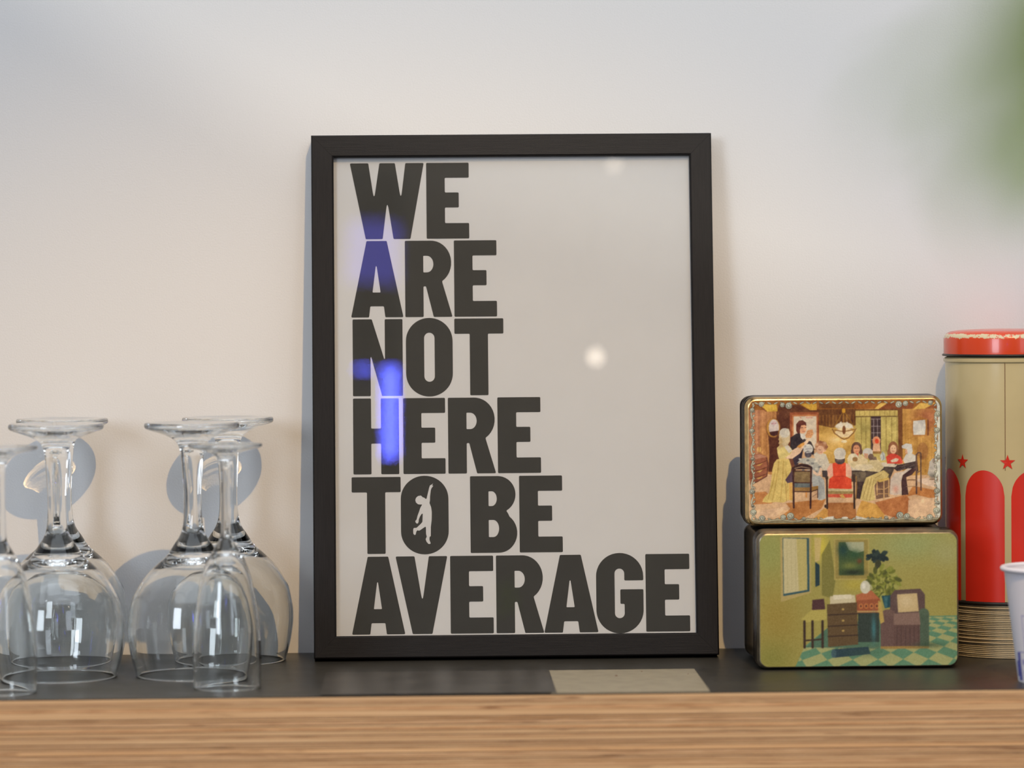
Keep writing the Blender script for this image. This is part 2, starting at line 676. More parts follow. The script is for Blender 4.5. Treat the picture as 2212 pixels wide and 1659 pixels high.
E_ = [(0, 0), (92, 0), (92, 33), (40, 33), (40, 65), (70, 65), (70, 98), (40, 98), (40, 132), (92, 132), (92, 166), (0, 166)]
GLYPH = {
    'E': (92, 166, [E_]),
    'W': (160, 166, [[(0, 0), (40, 0), (52, 81), (64, 0), (97.5, 0), (110, 81), (120, 0), (160, 0), (130, 166),
                      (93.5, 166), (80.5, 82), (70, 166), (33.5, 166)]]),
    'A': (114, 166, [[(34.5, 0), (78.5, 0), (114, 166), (74.5, 166), (71.5, 142), (42, 142), (39, 166), (0, 166)],
                     [(54.3, 55), (56.3, 55), (64.5, 112), (47, 112)]]),
    'V': (112, 166, [[(0, 0), (41, 0), (57.5, 99), (72, 0), (112, 0), (78.5, 166), (36, 166)]]),
    'R': (103, 166, [[(0, 0), (57, 0)] + arc(57, 48, 44, 48, -84, 57) + [(81.5, 92), (103, 166), (62, 166), (45.5, 99.5), (40, 99.5),
                                                                   (40, 166), (0, 166)],
                     [(40, 33), (48, 33)] + arc(48, 51, 14, 18, -80, 80, 10) + [(48, 69), (40, 69)]]),
    'N': (108, 166, [[(0, 0), (41.5, 0), (68, 86), (69.5, 86), (69.5, 0), (108, 0), (108, 166), (63, 166), (40, 82), (38.5, 82), (38.5, 166), (0, 166)]]),
    'T': (106, 166, [[(0, 0), (106, 0), (106, 33), (72.5, 33), (72.5, 166), (33, 166), (33, 33), (0, 33)]]),
    'H': (99, 166, [[(0, 0), (39, 0), (39, 66), (60, 66), (60, 0), (99, 0), (99, 166), (60, 166), (60, 99), (39, 99), (39, 166), (0, 166)]]),
    'B': (102, 166, [[(0, 0), (60, 0)] + arc(60, 40, 39, 40, -84, 62) + [(82, 80.5)] + arc(62, 123, 40, 43, -54, 84) + [(60, 166), (0, 166)],
                     [(40, 33), (47, 33)] + arc(47, 49, 11, 16, -80, 80, 10) + [(47, 65), (40, 65)],
                     [(40, 95), (50, 95)] + arc(50, 113.5, 12.5, 18.5, -80, 80, 10) + [(50, 132), (40, 132)]]),
    'O': (101, 170, [arc(50.5, 50, 50.5, 50, 180, 360, 24) + arc(50.5, 120, 50.5, 50, 0, 180, 24),
                     arc(50.7, 44, 11.3, 12, 180, 360, 14) + arc(50.7, 126, 11.3, 12, 0, 180, 14)]),
    'o': (101, 170, [arc(50.5, 50, 50.5, 50, 180, 360, 24) + arc(50.5, 120, 50.5, 50, 0, 180, 24)]),
    'G': (102, 172, [arc(51, 50, 51, 50, 180, 360, 20) + [(102, 59), (61, 59), (61, 44)] + arc(50.5, 44, 10.5, 10.5, -8, -172, 12)
                     + [(40, 44), (40, 129)] + arc(50.5, 129, 10.5, 10.5, 172, 8, 12) + [(61, 129), (61, 109), (52, 109), (52, 78), (102, 78), (102, 122)]
                     + arc(51, 122, 51, 50, 4, 176, 20) + [(0, 122)]]),
}


def flat_poly(loops, to3):
    """triangulate outer loop + holes (2-D), map each point with to3"""
    ls = [[Vector((p[0], p[1], 0)) for p in l] for l in loops]
    tri = tessellate_polygon(ls)
    pts = [p for l in loops for p in l]
    vv = [to3(*p) for p in pts]
    ff = []
    for t in tri:
        a, b, c = (pts[i] for i in t)
        s = (b[0] - a[0]) * (c[1] - a[1]) - (b[1] - a[1]) * (c[0] - a[0])
        ff.append(tuple(t) if s > 0 else tuple(reversed(t)))      # faces look to -y
    return vv, ff


ROWS = [
    (353, 517, 'W756-916 E921-1013'),
    (521, 686, 'A758-871 R875-977 E981-1073'),
    (690, 856, 'N762-870 O877-978 T982-1088'),
    (861, 1025, 'H763-862 E871-962 R968-1071 E1075-1168'),
    (1031, 1197, 'T760-866 o866-969 B1016-1117 E1122-1215'),
    (1203, 1371, 'A760-875 V855-967 E973-1066 R1072-1175 A1175-1292 G1288-1390 E1395-1490'),
]
for (y0, y1, spec) in ROWS:
    v0 = fr_uv(770, y0, PAPY)[1]
    v1 = fr_uv(770, y1, PAPY)[1]
    for tok in spec.split():
        ch = tok[0]
        xa, xb = (float(q) for q in tok[1:].split('-'))
        ym = 0.5 * (y0 + y1)
        ua, ub = fr_uv(xa, ym, PAPY)[0] - FX, fr_uv(xb, ym, PAPY)[0] - FX
        w, h, loops = GLYPH[ch]
        over = (h - 166) / 166 / 2 * (v1 - v0)

        def to3(x, y, ua=ua, ub=ub, va=v0 - over, vb=v1 + over, w=w, h=h):
            return (ua + (ub - ua) * x / w, PAPY - 0.00008, va + (vb - va) * y / h)
        lp = [fillet(l, 2.6 if i == 0 else 1.8) for i, l in enumerate(loops)]
        vv, ff = flat_poly(lp, lambda x, y: (x, -y, 0))
        vv = [to3(p[0], -p[1]) for p in vv]
        # orientation towards the viewer
        o = mesh('printed_letter', vv, [tuple(reversed(q)) for q in ff], M['ink'], paper)
        if o.data.polygons[0].normal.y > 0:
            o.data.flip_normals()
        o.location = (0, 0, 0)

fig = [(742, 130), (715, 160), (672, 180), (655, 230), (630, 330), (600, 460), (585, 470), (550, 440), (520, 432), (480, 395), (420, 405), (380, 440),
       (362, 490), (375, 540), (420, 580), (470, 585), (510, 580), (470, 650), (440, 740), (410, 820), (390, 900), (362, 935), (365, 955),
       (390, 985), (415, 985), (432, 950), (435, 900), (460, 840), (490, 790), (520, 770), (512, 950), (480, 990), (390, 1075), (330, 1080),
       (318, 1110), (320, 1200), (350, 1230), (370, 1215), (385, 1150), (410, 1125), (440, 1138), (480, 1115), (530, 1080), (585, 1045),
       (590, 1210), (605, 1260), (580, 1315), (600, 1370), (640, 1415), (680, 1415), (685, 1395), (660, 1330), (662, 1270), (688, 1250),
       (690, 1060), (708, 900), (710, 740), (695, 640), (660, 550), (672, 500), (672, 420), (690, 280), (705, 240), (735, 200), (742, 185),
       (715, 190), (725, 165)]
fp = []
for (x, y) in fig:
    u_, v_ = fr_uv(860 + x / 9.76, 1030 + y / 9.76, PAPY)
    fp.append((u_ - FX, v_))
fp = fillet(fp, 0.0004, 3)
vv, ff = flat_poly([fp], lambda x, y: (x, PAPY - 0.00016, y))
o = mesh('printed_figure', vv, ff, M['paper'], paper)
o['label'] = 'white silhouette of a leaping figure inside the letter O'
if o.data.polygons[0].normal.y > 0:
    o.data.flip_normals()


# ------------------------------------------------------------------ wine glasses (upside down, rim on the shelf)
def mm(pts):
    return [(r * 0.001, z * 0.001) for r, z in pts]


BALLOON_BOWL_OUT = [(32.4, 0.25), (32.9, 2), (35.3, 11.3), (36.8, 21.5), (37.0, 26.6), (36.7, 31.7), (34.8, 42), (32.4, 47), (29.4, 52.2),
                    (25.4, 57.5), (20.5, 62.2), (16.6, 65.6), (13.9, 68.4)]
BALLOON_STEM = [(13.9, 68.4), (12.8, 70.2), (10.4, 74), (7.5, 78.4), (5.7, 84), (4.95, 93), (5.0, 103), (5.6, 113.6), (6.5, 124), (7.2, 127.4)]
BALLOON_FOOT = [(7.2, 127.4), (8.6, 130.6), (12.2, 133.4), (17.5, 135.6), (22.5, 137.2), (25.4, 138.3), (26.4, 139.2), (26.55, 140.4), (26.2, 141.4),
                (25.2, 141.8), (20, 141.7), (10, 141.2), (0, 141.0)]
BALLOON_IN = [(31.6, 0.25), (31.7, 2), (34.1, 11.3), (35.6, 21.5), (35.8, 26.6), (35.5, 31.7), (33.5, 42), (31.0, 47), (27.7, 52.2),
              (23.2, 57.3), (17.5, 61.6), (11, 64.4), (5, 65.8), (0, 66.2)]
FLUTE_BOWL_OUT = [(18.1, 0.2), (18.4, 5.4), (18.6, 16.3), (18.4, 27), (17.4, 38), (15.8, 48.9), (13.6, 59.7), (10.9, 67.9), (8.0, 73.2), (5.6, 77.0)]
FLUTE_STEM = [(5.6, 77.0), (4.2, 79.4), (3.2, 82.0), (2.75, 86), (2.6, 95), (2.6, 110), (2.9, 118), (3.8, 123.5)]
FLUTE_FOOT = [(3.8, 123.5), (5.5, 126), (9, 127.8), (14, 129.2), (18.4, 130.2), (19.9, 131), (20.1, 131.8), (19.6, 132.5), (16, 132.6), (8, 132.4), (0, 132.2)]
FLUTE_IN = [(17.5, 0.2), (17.5, 5.4), (17.7, 16.3), (17.5, 27), (16.5, 38), (14.8, 48.9), (12.5, 59.7), (9.6, 67.0), (6, 71.2), (2.5, 72.8), (0, 73.1)]


def make_glass(name, out, stem, foot, inn, seg=96, facet=0.0):
    root = thing(name)
    rim_o, rim_i = out[0], inn[0]
    mid = (0.5 * (rim_o[0] + rim_i[0]), 0.0)
    prof_in = spline(mm(inn), 5)
    prof_out = spline(mm(out), 5)
    rim = [(rim_i[0] * 0.001, rim_i[1] * 0.001), ((mid[0] - 0.15) * 0.001, 0.00006), ((mid[0] + 0.15) * 0.001, 0.00006)]
    bowl = list(reversed(prof_in)) + rim[1:] + prof_out
    zlo, zhi = stem[2][1] * 0.001, stem[-1][1] * 0.001

    def mod(a, z):
        t = max(0.0, min(1.0, (z - zlo) / (zhi - zlo)))
        return 1.0 + facet * math.sin(math.pi * t) ** 1.0 * math.cos(6 * a)
    for nm, prof, md in (('bowl', bowl, None), ('stem', spline(mm(stem), 6), mod if facet else None), ('foot', spline(mm(foot), 5), None)):
        vv, ff = lathe(prof, seg, md)
        # outward normals: profile runs bottom -> top on the outside
        o = mesh(nm, vv, ff, M['glass'], root, smooth=True)
        o.cycles.is_caustics_caster = True
    return root


wall.cycles.is_caustics_receiver = True
for ch in shelf.children:
    if ch.name.startswith('laminate'):
        ch.cycles.is_caustics_receiver = True

G_BAL = 'upturned balloon wine glasses'
G_FLU = 'upturned slender glasses'
bal = make_glass('balloon_wine_glass', BALLOON_BOWL_OUT, BALLOON_STEM, BALLOON_FOOT, BALLOON_IN, facet=0.045)
flu = make_glass('tulip_glass', FLUTE_BOWL_OUT, FLUTE_STEM, FLUTE_FOOT, FLUTE_IN, seg=72)
pr = on_y(497, 1426, -0.0385)
pl = on_y(140, 1429, -0.0385)
bal_spots = [
    ((pr.x, -0.0385), 'upside-down balloon wine glass against the wall, nearest the black picture frame'),
    ((pl.x, -0.0385), 'upside-down balloon wine glass against the wall at the far left, second row'),
    ((on_shelf(420, 1459).x, on_shelf(420, 1459).y), 'upside-down balloon wine glass in the front row, standing behind the slender glass nearer the frame'),
    ((on_shelf(127, 1463).x, on_shelf(127, 1463).y), 'upside-down balloon wine glass in the front row at the left, fully in view'),
]
for i, ((x, y), lab) in enumerate(bal_spots):
    o = bal if i == 0 else copy_tree(bal)
    o.location = (x, y, 0)
    o.rotation_euler = (0, 0, 0.4 * i)
    tag(o, lab, 'wine glass', G_BAL)
flu_spots = [((491, 1486), 'slender upside-down glass at the shelf edge in front of two balloon glasses'),
             ((6, 1496), 'slender upside-down glass cut by the left edge of the picture')]
for i, ((px, py), lab) in enumerate(flu_spots):
    o = flu if i == 0 else copy_tree(flu)
    p = on_shelf(px, py)
    o.location = (p.x, p.y, 0)
    tag(o, lab, 'glass', G_FLU)


# ------------------------------------------------------------------ painter for the two printed tin lids
class Canvas:
    """small software painter: colours end up as the ink of a dense printed mesh"""

    def __init__(self, x0, y0, x1, y1, step):
        self.x0, self.y0, self.step = x0, y0, step
        self.w, self.h = int((x1 - x0) / step) + 1, int((y1 - y0) / step) + 1
        self.X, self.Y = np.meshgrid(x0 + step * np.arange(self.w), y0 + step * np.arange(self.h))
        self.a = np.zeros((self.h, self.w, 3))

    def put(self, mask, col, al=1.0):
        k = (mask * al)[..., None]
        self.a = self.a * (1 - k) + np.array(col, float) * k

    def win(self, xa, ya, xb, yb):
        i0 = max(0, int((xa - self.x0) / self.step) - 1)
        i1 = min(self.w, int((xb - self.x0) / self.step) + 3)
        j0 = max(0, int((ya - self.y0) / self.step) - 1)
        j1 = min(self.h, int((yb - self.y0) / self.step) + 3)
        return (slice(j0, max(j0, j1)), slice(i0, max(i0, i1)))

    def blend(self, s, mask, col, al):
        k = (mask * al)[..., None]
        self.a[s] = self.a[s] * (1 - k) + np.array(col, float) * k

    def P(self, pts, col, al=1.0):
        xs, ys = [p[0] for p in pts], [p[1] for p in pts]
        s = self.win(min(xs), min(ys), max(xs), max(ys))
        X, Y = self.X[s], self.Y[s]
        if X.size == 0:
            return
        ins = np.zeros(X.shape, bool)
        n = len(pts)
        for i in range(n):
            (ax, ay), (bx, by) = pts[i], pts[(i + 1) % n]
            if ay == by:
                continue
            c = ((ay > Y) != (by > Y)) & (X < (bx - ax) * (Y - ay) / (by - ay) + ax)
            ins ^= c
        self.blend(s, ins.astype(float), col, al)

    def R(self, x0, y0, x1, y1, col, al=1.0):
        self.P([(x0, y0), (x1, y0), (x1, y1), (x0, y1)], col, al)

    def E(self, cx, cy, rx, ry, col, al=1.0, rot=0.0):
        r = max(rx, ry)
        s = self.win(cx - r, cy - r, cx + r, cy + r)
        X, Y = self.X[s] - cx, self.Y[s] - cy
        if X.size == 0:
            return
        c, q = math.cos(rot), math.sin(rot)
        d = ((X * c + Y * q) / rx) ** 2 + ((-X * q + Y * c) / ry) ** 2
        self.blend(s, (d < 1).astype(float), col, al)

    def B(self, cx, cy, rx, ry, col, al=1.0):
        s = self.win(cx - 2.5 * rx, cy - 2.5 * ry, cx + 2.5 * rx, cy + 2.5 * ry)
        X, Y = self.X[s] - cx, self.Y[s] - cy
        self.blend(s, np.exp(-((X / rx) ** 2 + (Y / ry) ** 2)), col, al)

    def L(self, pts, w, col, al=1.0):
        for (ax, ay), (bx, by) in zip(pts[:-1], pts[1:]):
            s = self.win(min(ax, bx) - w, min(ay, by) - w, max(ax, bx) + w, max(ay, by) + w)
            X, Y = self.X[s], self.Y[s]
            if X.size == 0:
                continue
            dx, dy = bx - ax, by - ay
            t = np.clip(((X - ax) * dx + (Y - ay) * dy) / (dx * dx + dy * dy + 1e-9), 0, 1)
            d = np.hypot(X - ax - t * dx, Y - ay - t * dy)
            self.blend(s, np.clip(w / 2 - d + 0.5 * self.step, 0, self.step) / self.step, col, al)

    def spiral(self, cx, cy, r, turns, w, col, a0=0.0, sgn=1):
        pts = [(cx + r * (1 - k / 40) * math.cos(a0 + sgn * turns * 6.283 * k / 40),
                cy + r * (1 - k / 40) * math.sin(a0 + sgn * turns * 6.283 * k / 40)) for k in range(39)]
        self.L(pts, w, col)

    def blur(self, n=1):
        for _ in range(n):
            p = np.pad(self.a, ((1, 1), (1, 1), (0, 0)), mode='edge')
            self.a = (p[:-2, 1:-1] + p[2:, 1:-1] + p[1:-1, :-2] + p[1:-1, 2:] + 4 * p[1:-1, 1:-1]) / 8

    def grain(self, amt, cell=1):
        g_ = rng.normal(0, amt, (self.h // cell + 2, self.w // cell + 2, 1))
        g_ = np.repeat(np.repeat(g_, cell, 0), cell, 1)[:self.h, :self.w]
        self.a = np.clip(self.a + g_, 0, 255)

    def streaks(self, x0, y0, x1, y1, amt, cell):
        s = self.win(x0, y0, x1, y1)
        w = self.a[s].shape[1]
        g_ = np.repeat(rng.normal(0, amt, w // cell + 2), cell)[:w]
        self.a[s] += g_[None, :, None] * np.array([1, 0.9, 0.6])


SKIN = (216, 172, 132)
WHT = (208, 196, 172)
DRK = (58, 38, 30)


def paint_upper():
    c = Canvas(228, 160, 1948, 1296, 2.0)
    R, P, E, B, L = c.R, c.P, c.E, c.B, c.L
    R(200, 150, 1960, 1300, (207, 166, 122))
    # walls
    R(228, 160, 420, 900, (176, 118, 78))
    R(330, 250, 520, 860, (178, 122, 66))
    R(480, 190, 860, 620, (112, 62, 30))
    R(850, 180, 1200, 780, (193, 150, 70))
    R(1180, 180, 1600, 760, (190, 168, 92))
    R(1565, 230, 1625, 720, (112, 66, 28))
    R(1610, 250, 1960, 880, (192, 142, 66))
    B(1850, 330, 130, 130, (172, 100, 62), 0.9)
    B(330, 300, 90, 120, (186, 128, 92), 0.6)
    P([(850, 190), (1190, 190), (1190, 400), (1100, 400), (980, 420), (850, 390)], (104, 62, 24))
    for x in range(860, 1190, 30):
        P([(x, 300), (x + 16, 300), (x + 12, 400 + 24 * math.sin(x)), (x + 4, 400)], (150, 100, 40), 0.6)
    B(985, 540, 130, 90, (232, 188, 104), 0.95)
    B(1010, 530, 50, 30, (246, 214, 150), 0.8)
    c.streaks(228, 250, 520, 860, 7, 6)
    c.streaks(1610, 260, 1948, 870, 6, 9)
    c.streaks(850, 190, 1190, 420, 7, 7)
    # beams
    R(228, 160, 1960, 250, (148, 90, 30))
    P([(330, 200), (480, 200), (490, 262), (400, 266)], (206, 166, 62))
    P([(400, 266), (380, 262), (300, 200), (330, 200)], (120, 62, 26))
    P([(500, 205), (690, 205), (795, 264), (560, 262), (490, 262)], (92, 48, 22))
    P([(690, 195), (840, 195), (842, 264), (796, 266)], (198, 152, 52))
    P([(860, 195), (1180, 195), (1180, 240), (860, 240)], (118, 72, 26))
    P([(1190, 200), (1400, 200), (1350, 250), (1190, 250)], (160, 96, 34))
    P([(1355, 250), (1410, 195), (1475, 195), (1395, 250)], (222, 180, 88))
    P([(1395, 250), (1480, 195), (1720, 195), (1695, 252)], (128, 66, 28))
    P([(1700, 256), (1765, 200), (1915, 195), (1810, 250)], (216, 172, 80))
    P([(1810, 250), (1915, 200), (1948, 210), (1948, 240)], (150, 84, 42))
    R(500, 255, 860, 270, (96, 50, 22))
    # dark shadow shapes at the left wall
    E(570, 350, 90, 100, (90, 46, 24))
    P([(405, 480), (500, 490), (520, 660), (470, 820), (405, 820), (415, 640)], (86, 42, 22))
    P([(600, 560), (650, 560), (650, 860), (600, 900)], (96, 48, 30))
    # doorway with paper-white panel
    R(600, 275, 860, 600, (150, 78, 42))
    R(622, 296, 848, 600, (190, 120, 70))
    R(634, 312, 838, 610, (214, 196, 166))
    for x in range(745, 800, 12):
        R(x, 318, x + 8, 330, (190, 96, 84), 0.7)
    L([(690, 320), (700, 328)], 6, (200, 110, 90))
    # oval looking glass
    E(452, 418, 66, 92, (112, 66, 30))
    E(450, 414, 60, 86, (188, 136, 60))
    E(456, 412, 46, 76, (212, 196, 182))
    P([(416, 452), (500, 440), (490, 480), (455, 494), (425, 480)], (78, 40, 32))
    L([(436, 376), (476, 372)], 7, (170, 100, 100))
    E(456, 372, 14, 20, (208, 170, 168), 0.7)
    # chandelier
    for dx in (-95, 0, 100):
        L([(1082, 262), (1085 + dx, 425 if dx else 360)], 4, (176, 128, 40))
    E(1082, 262, 16, 22, (206, 150, 40))
    E(1085, 405, 78, 34, (214, 196, 160))
    P([(1000, 410), (1060, 360), (1085, 420)], (222, 210, 184))
    P([(1110, 360), (1175, 425), (1090, 420)], (222, 210, 184))
    E(1085, 465, 80, 44, (226, 200, 150))
    L([(980, 430), (1000, 470), (1060, 515), (1085, 525), (1120, 515), (1170, 465), (1192, 430)], 9, (120, 74, 30))
    L([(1000, 440), (1085, 455), (1180, 435)], 8, (140, 92, 40))
    E(1084, 440, 16, 40, (120, 72, 36))
    E(1085, 545, 26, 14, (228, 206, 160))
    # shutters and window
    R(1188, 262, 1568, 320, (200, 176, 96))
    R(1200, 320, 1330, 650, (192, 172, 94))
    R(1415, 320, 1570, 660, (192, 172, 94))
    R(1188, 314, 1568, 324, (110, 84, 40))
    R(1180, 252, 1570, 264, (110, 66, 30))
    for x in (1240, 1280, 1320, 1462, 1512, 1560):
        L([(x, 322), (x, 640)], 5, (138, 112, 54))
    for x in range(1225, 1560, 45):
        L([(x, 266), (x, 312)], 4, (150, 122, 60))
    B(1270, 420, 60, 50, (150, 136, 70), 0.6)
    R(1326, 318, 1416, 640, (66, 46, 44))
    for x in (1350, 1384):
        L([(x, 340), (x, 600)], 4, (190, 176, 168))
    for y in (342, 408, 468, 530):
        L([(1330, y), (1412, y)], 4, (190, 176, 168))
    E(1374, 545, 36, 44, (224, 150, 104))
    E(1378, 545, 17, 22, (222, 74, 38))
    P([(1345, 570), (1405, 570), (1412, 650), (1338, 650)], (220, 172, 130))
    R(1338, 640, 1420, 662, (150, 110, 56))
    # mirror at the right
    P([(1690, 345), (1745, 330), (1765, 318), (1800, 335), (1835, 345), (1832, 500), (1700, 505)], (170, 112, 48))
    R(1832, 350, 1845, 498, (120, 66, 36))
    P([(1706, 362), (1812, 352), (1818, 420), (1810, 490), (1708, 492), (1702, 430)], (206, 200, 184))
    for x in (1660, 1740, 1790, 1870):
        L([(x, 520), (x, 860)], 4, (160, 112, 46))
    # floor
    P([(228, 900), (400, 840), (620, 880), (900, 870), (1948, 860), (1948, 1296), (228, 1296)], (210, 170, 126))
    P([(240, 1010), (380, 1000), (470, 1090), (430, 1110), (250, 1120)], (186, 122, 66))
    P([(560, 1110), (920, 1070), (880, 1160), (640, 1296), (440, 1296), (600, 1160)], (182, 120, 62))
    P([(450, 1160), (580, 1130), (470, 1230), (240, 1260), (240, 1180)], (222, 184, 142))
    P([(760, 1296), (900, 1160), (1130, 1180), (1000, 1296)], (206, 152, 74))
    P([(930, 1110), (1180, 1110), (1200, 1296), (940, 1296)], (168, 108, 56))
    P([(1200, 1180), (1240, 1090), (1420, 1140), (1450, 1200), (1430, 1296), (1180, 1296)], (206, 154, 72))
    P([(1360, 1110), (1640, 1040), (1700, 1130), (1640, 1220), (1560, 1260), (1440, 1220)], (182, 114, 62))
    P([(1640, 1060), (1700, 960), (1900, 1000), (1940, 1040), (1880, 1080), (1720, 1040)], (188, 122, 62))
    P([(1700, 900), (1948, 880), (1948, 980), (1830, 960)], (218, 190, 160))
    P([(1660, 1090), (1900, 1070), (1948, 1100), (1948, 1290), (1650, 1290)], (220, 182, 140))
    c.blur(3)
    # dresser and lamp
    P([(240, 668), (330, 650), (395, 676), (410, 760), (395, 860), (300, 915), (240, 930)], (150, 88, 58))
    P([(240, 672), (330, 655), (392, 680), (300, 700), (240, 706)], (182, 128, 98))
    for y in (740, 800, 860):
        L([(245, y + 20), (330, y), (395, y - 26)], 8, (108, 56, 34))
        P([(290, y + 22), (360, y - 4), (330, y + 20)], (204, 160, 84))
    L([(388, 690), (402, 770), (388, 860), (300, 912), (245, 930)], 8, (92, 48, 34))
    E(322, 612, 20, 26, (212, 166, 92))
    L([(322, 590), (322, 655)], 5, (160, 100, 50))
    L([(308, 560), (330, 590), (340, 562)], 4, (150, 96, 60))
    # man
    P([(605, 505), (655, 470), (700, 468), (730, 520), (790, 545), (812, 600), (818, 672), (770, 650), (735, 600), (700, 640),
       (660, 700), (640, 770), (612, 680), (600, 590)], (48, 36, 38))
    P([(640, 640), (720, 600), (700, 720), (660, 760), (610, 770)], (52, 40, 50))
    P([(575, 640), (600, 600), (640, 760), (600, 810)], (104, 58, 38))
    P([(690, 470), (716, 462), (742, 500), (716, 528), (696, 505)], (214, 206, 188))
    E(712, 420, 36, 50, (222, 164, 120))
    P([(655, 440), (655, 385), (680, 352), (715, 346), (745, 370), (748, 400), (730, 390), (700, 395), (688, 440), (690, 468), (668, 470)], (92, 40, 28))
    L([(700, 415), (716, 414)], 5, (90, 50, 40))
    L([(734, 414), (745, 413)], 5, (90, 50, 40))
    L([(712, 450), (732, 448)], 5, (180, 90, 70))
    P([(736, 490), (758, 440), (800, 430), (812, 470), (790, 510), (745, 512)], (220, 164, 110))
    for q in range(3):
        L([(748 + 18 * q, 505), (764 + 16 * q, 440)], 3, (190, 124, 74))
        L([(745, 495 - 20 * q), (805, 478 - 18 * q)], 3, (190, 124, 74))
    # woman in yellow
    P([(640, 610), (700, 575), (735, 540), (755, 515), (780, 520), (760, 555), (720, 600), (690, 650), (620, 700), (575, 700), (560, 660)], (226, 190, 152))
    P([(660, 590), (700, 560), (725, 548), (730, 570), (690, 605)], (206, 144, 66))
    P([(482, 600), (520, 560), (560, 556), (600, 590), (622, 625), (600, 660), (560, 690), (540, 700), (500, 700), (488, 650)], (212, 190, 116))
    P([(545, 560), (580, 570), (620, 625), (590, 650), (555, 600)], (216, 204, 178))
    P([(480, 705), (545, 695), (590, 705), (612, 780), (600, 860), (618, 930), (622, 1085), (580, 1080), (540, 1104), (470, 1096), (400, 1104),
       (350, 1094), (362, 1060), (410, 1010), (430, 900), (440, 800), (455, 740)], (214, 186, 106))
    for (x0, y0, x1, y1) in ((500, 720, 440, 1080), (540, 720, 510, 1090), (560, 800, 580, 1080), (470, 800, 400, 1070)):
        L([(x0, y0), ((x0 + x1) / 2 + 6, (y0 + y1) / 2), (x1, y1)], 9, (184, 150, 74), 0.7)
    L([(560, 930), (566, 1090)], 6, (170, 128, 60))
    P([(590, 920), (618, 925), (620, 1080), (590, 1080)], (208, 160, 80))
    P([(555, 895), (620, 800), (625, 915), (575, 925)], (92, 68, 76))
    P([(500, 490), (508, 440), (545, 418), (590, 425), (602, 470), (598, 540), (575, 580), (535, 590), (505, 570)], (206, 184, 140))
    E(552, 462, 46, 44, (212, 202, 178))
    for q in range(7):
        E(510 + 8 * (q % 3), 520 + 12 * q, 14, 12, (196 + 6 * (q % 2), 168, 112))
    # seated girl, back, left
    P([(660, 740), (700, 700), (760, 690), (830, 700), (900, 740), (890, 800), (860, 870), (800, 880), (780, 760), (700, 740)], (170, 166, 150))
    for q in range(16):
        E(690 + (q * 37) % 190, 705 + (q * 53) % 120, 14, 9, (120, 118, 112) if q % 2 else (196, 188, 168))
    E(762, 612, 44, 46, (206, 200, 184))
    E(762, 660, 32, 32, (86, 78, 82))
    for q in range(8):
        E(738 + 7 * q, 585 + (q * 29) % 60, 10, 8, (176, 170, 160))
    P([(800, 800), (850, 840), (870, 780), (885, 790), (876, 850), (845, 862), (805, 840)], (224, 190, 156))
    P([(790, 870), (870, 862), (905, 900), (916, 1070), (880, 1086), (848, 1080), (842, 970), (800, 955)], (178, 178, 166))
    for q in range(4):
        L([(860 + 12 * q, 900 + 10 * q), (862 + 13 * q, 1075)], 4, (132, 130, 124))
    # curly girl
    P([(810, 660), (840, 640), (920, 660), (950, 740), (930, 770), (860, 760), (830, 720)], (206, 194, 168))
    E(880, 590, 56, 50, (176, 122, 84))
    for q in range(18):
        a_ = q * 0.9
        E(880 + 46 * math.cos(a_), 592 + 44 * math.sin(a_), 15, 13, (206, 160, 118) if q % 2 else (150, 96, 66))
    E(872, 622, 34, 40, (224, 178, 140))
    L([(856, 618), (872, 622)], 4, (120, 70, 54))
    L([(872, 644), (886, 642)], 4, (190, 96, 80))
    # table
    P([(880, 770), (960, 745), (1150, 770), (1440, 740), (1560, 760), (1540, 790), (1300, 815), (1150, 812), (900, 812)], (206, 192, 164))
    P([(1145, 812), (1320, 815), (1450, 780), (1540, 785), (1500, 880), (1330, 960), (1250, 930), (1150, 915)], (78, 64, 52))
    P([(1160, 830), (1280, 830), (1270, 915), (1165, 915)], (122, 106, 80), 0.7)
    P([(1190, 915), (1270, 920), (1240, 1080), (1190, 1070)], (66, 48, 42))
    P([(1350, 900), (1500, 880), (1490, 1060), (1370, 1080)], (96, 66, 48), 0.8)
    P([(885, 812), (940, 812), (930, 880), (890, 870)], (72, 62, 58))
    # dark haired girl, facing
    P([(1110, 700), (1160, 660), (1240, 670), (1300, 720), (1290, 790), (1180, 800), (1120, 760)], (212, 190, 142))
    E(1196, 604, 46, 54, (98, 66, 50))
    E(1160, 640, 16, 28, (98, 66, 50))
    E(1234, 640, 16, 28, (98, 66, 50))
    E(1195, 618, 30, 42, (206, 142, 100))
    P([(1186, 655), (1214, 655), (1210, 690), (1194, 690)], (206, 96, 74))
    L([(1180, 608), (1190, 608)], 5, (80, 44, 36))
    L([(1202, 608), (1212, 608)], 5, (80, 44, 36))
    L([(1188, 638), (1204, 638)], 5, (182, 70, 56))
    E(1165, 690, 44, 34, (214, 200, 166))
    E(1182, 710, 24, 22, (150, 112, 64))
    # leaning girl with cap
    P([(1130, 745), (1230, 760), (1300, 740), (1340, 690), (1400, 720), (1440, 790), (1400, 830), (1300, 820), (1200, 800)], (204, 184, 134))
    P([(1190, 760), (1330, 760), (1350, 790), (1260, 822), (1170, 790)], (216, 198, 158))
    E(1296, 650, 46, 42, (200, 192, 176))
    P([(1262, 655), (1300, 660), (1296, 706), (1268, 700)], (200, 150, 114))
    E(1325, 690, 26, 30, (112, 88, 72))
    P([(1340, 690), (1372, 690), (1380, 720), (1340, 720)], (120, 96, 76))
    P([(1350, 850), (1440, 812), (1488, 850), (1480, 885), (1390, 905), (1350, 960), (1362, 1085), (1290, 1100), (1225, 1080), (1250, 960), (1280, 880)], (206, 182, 112))
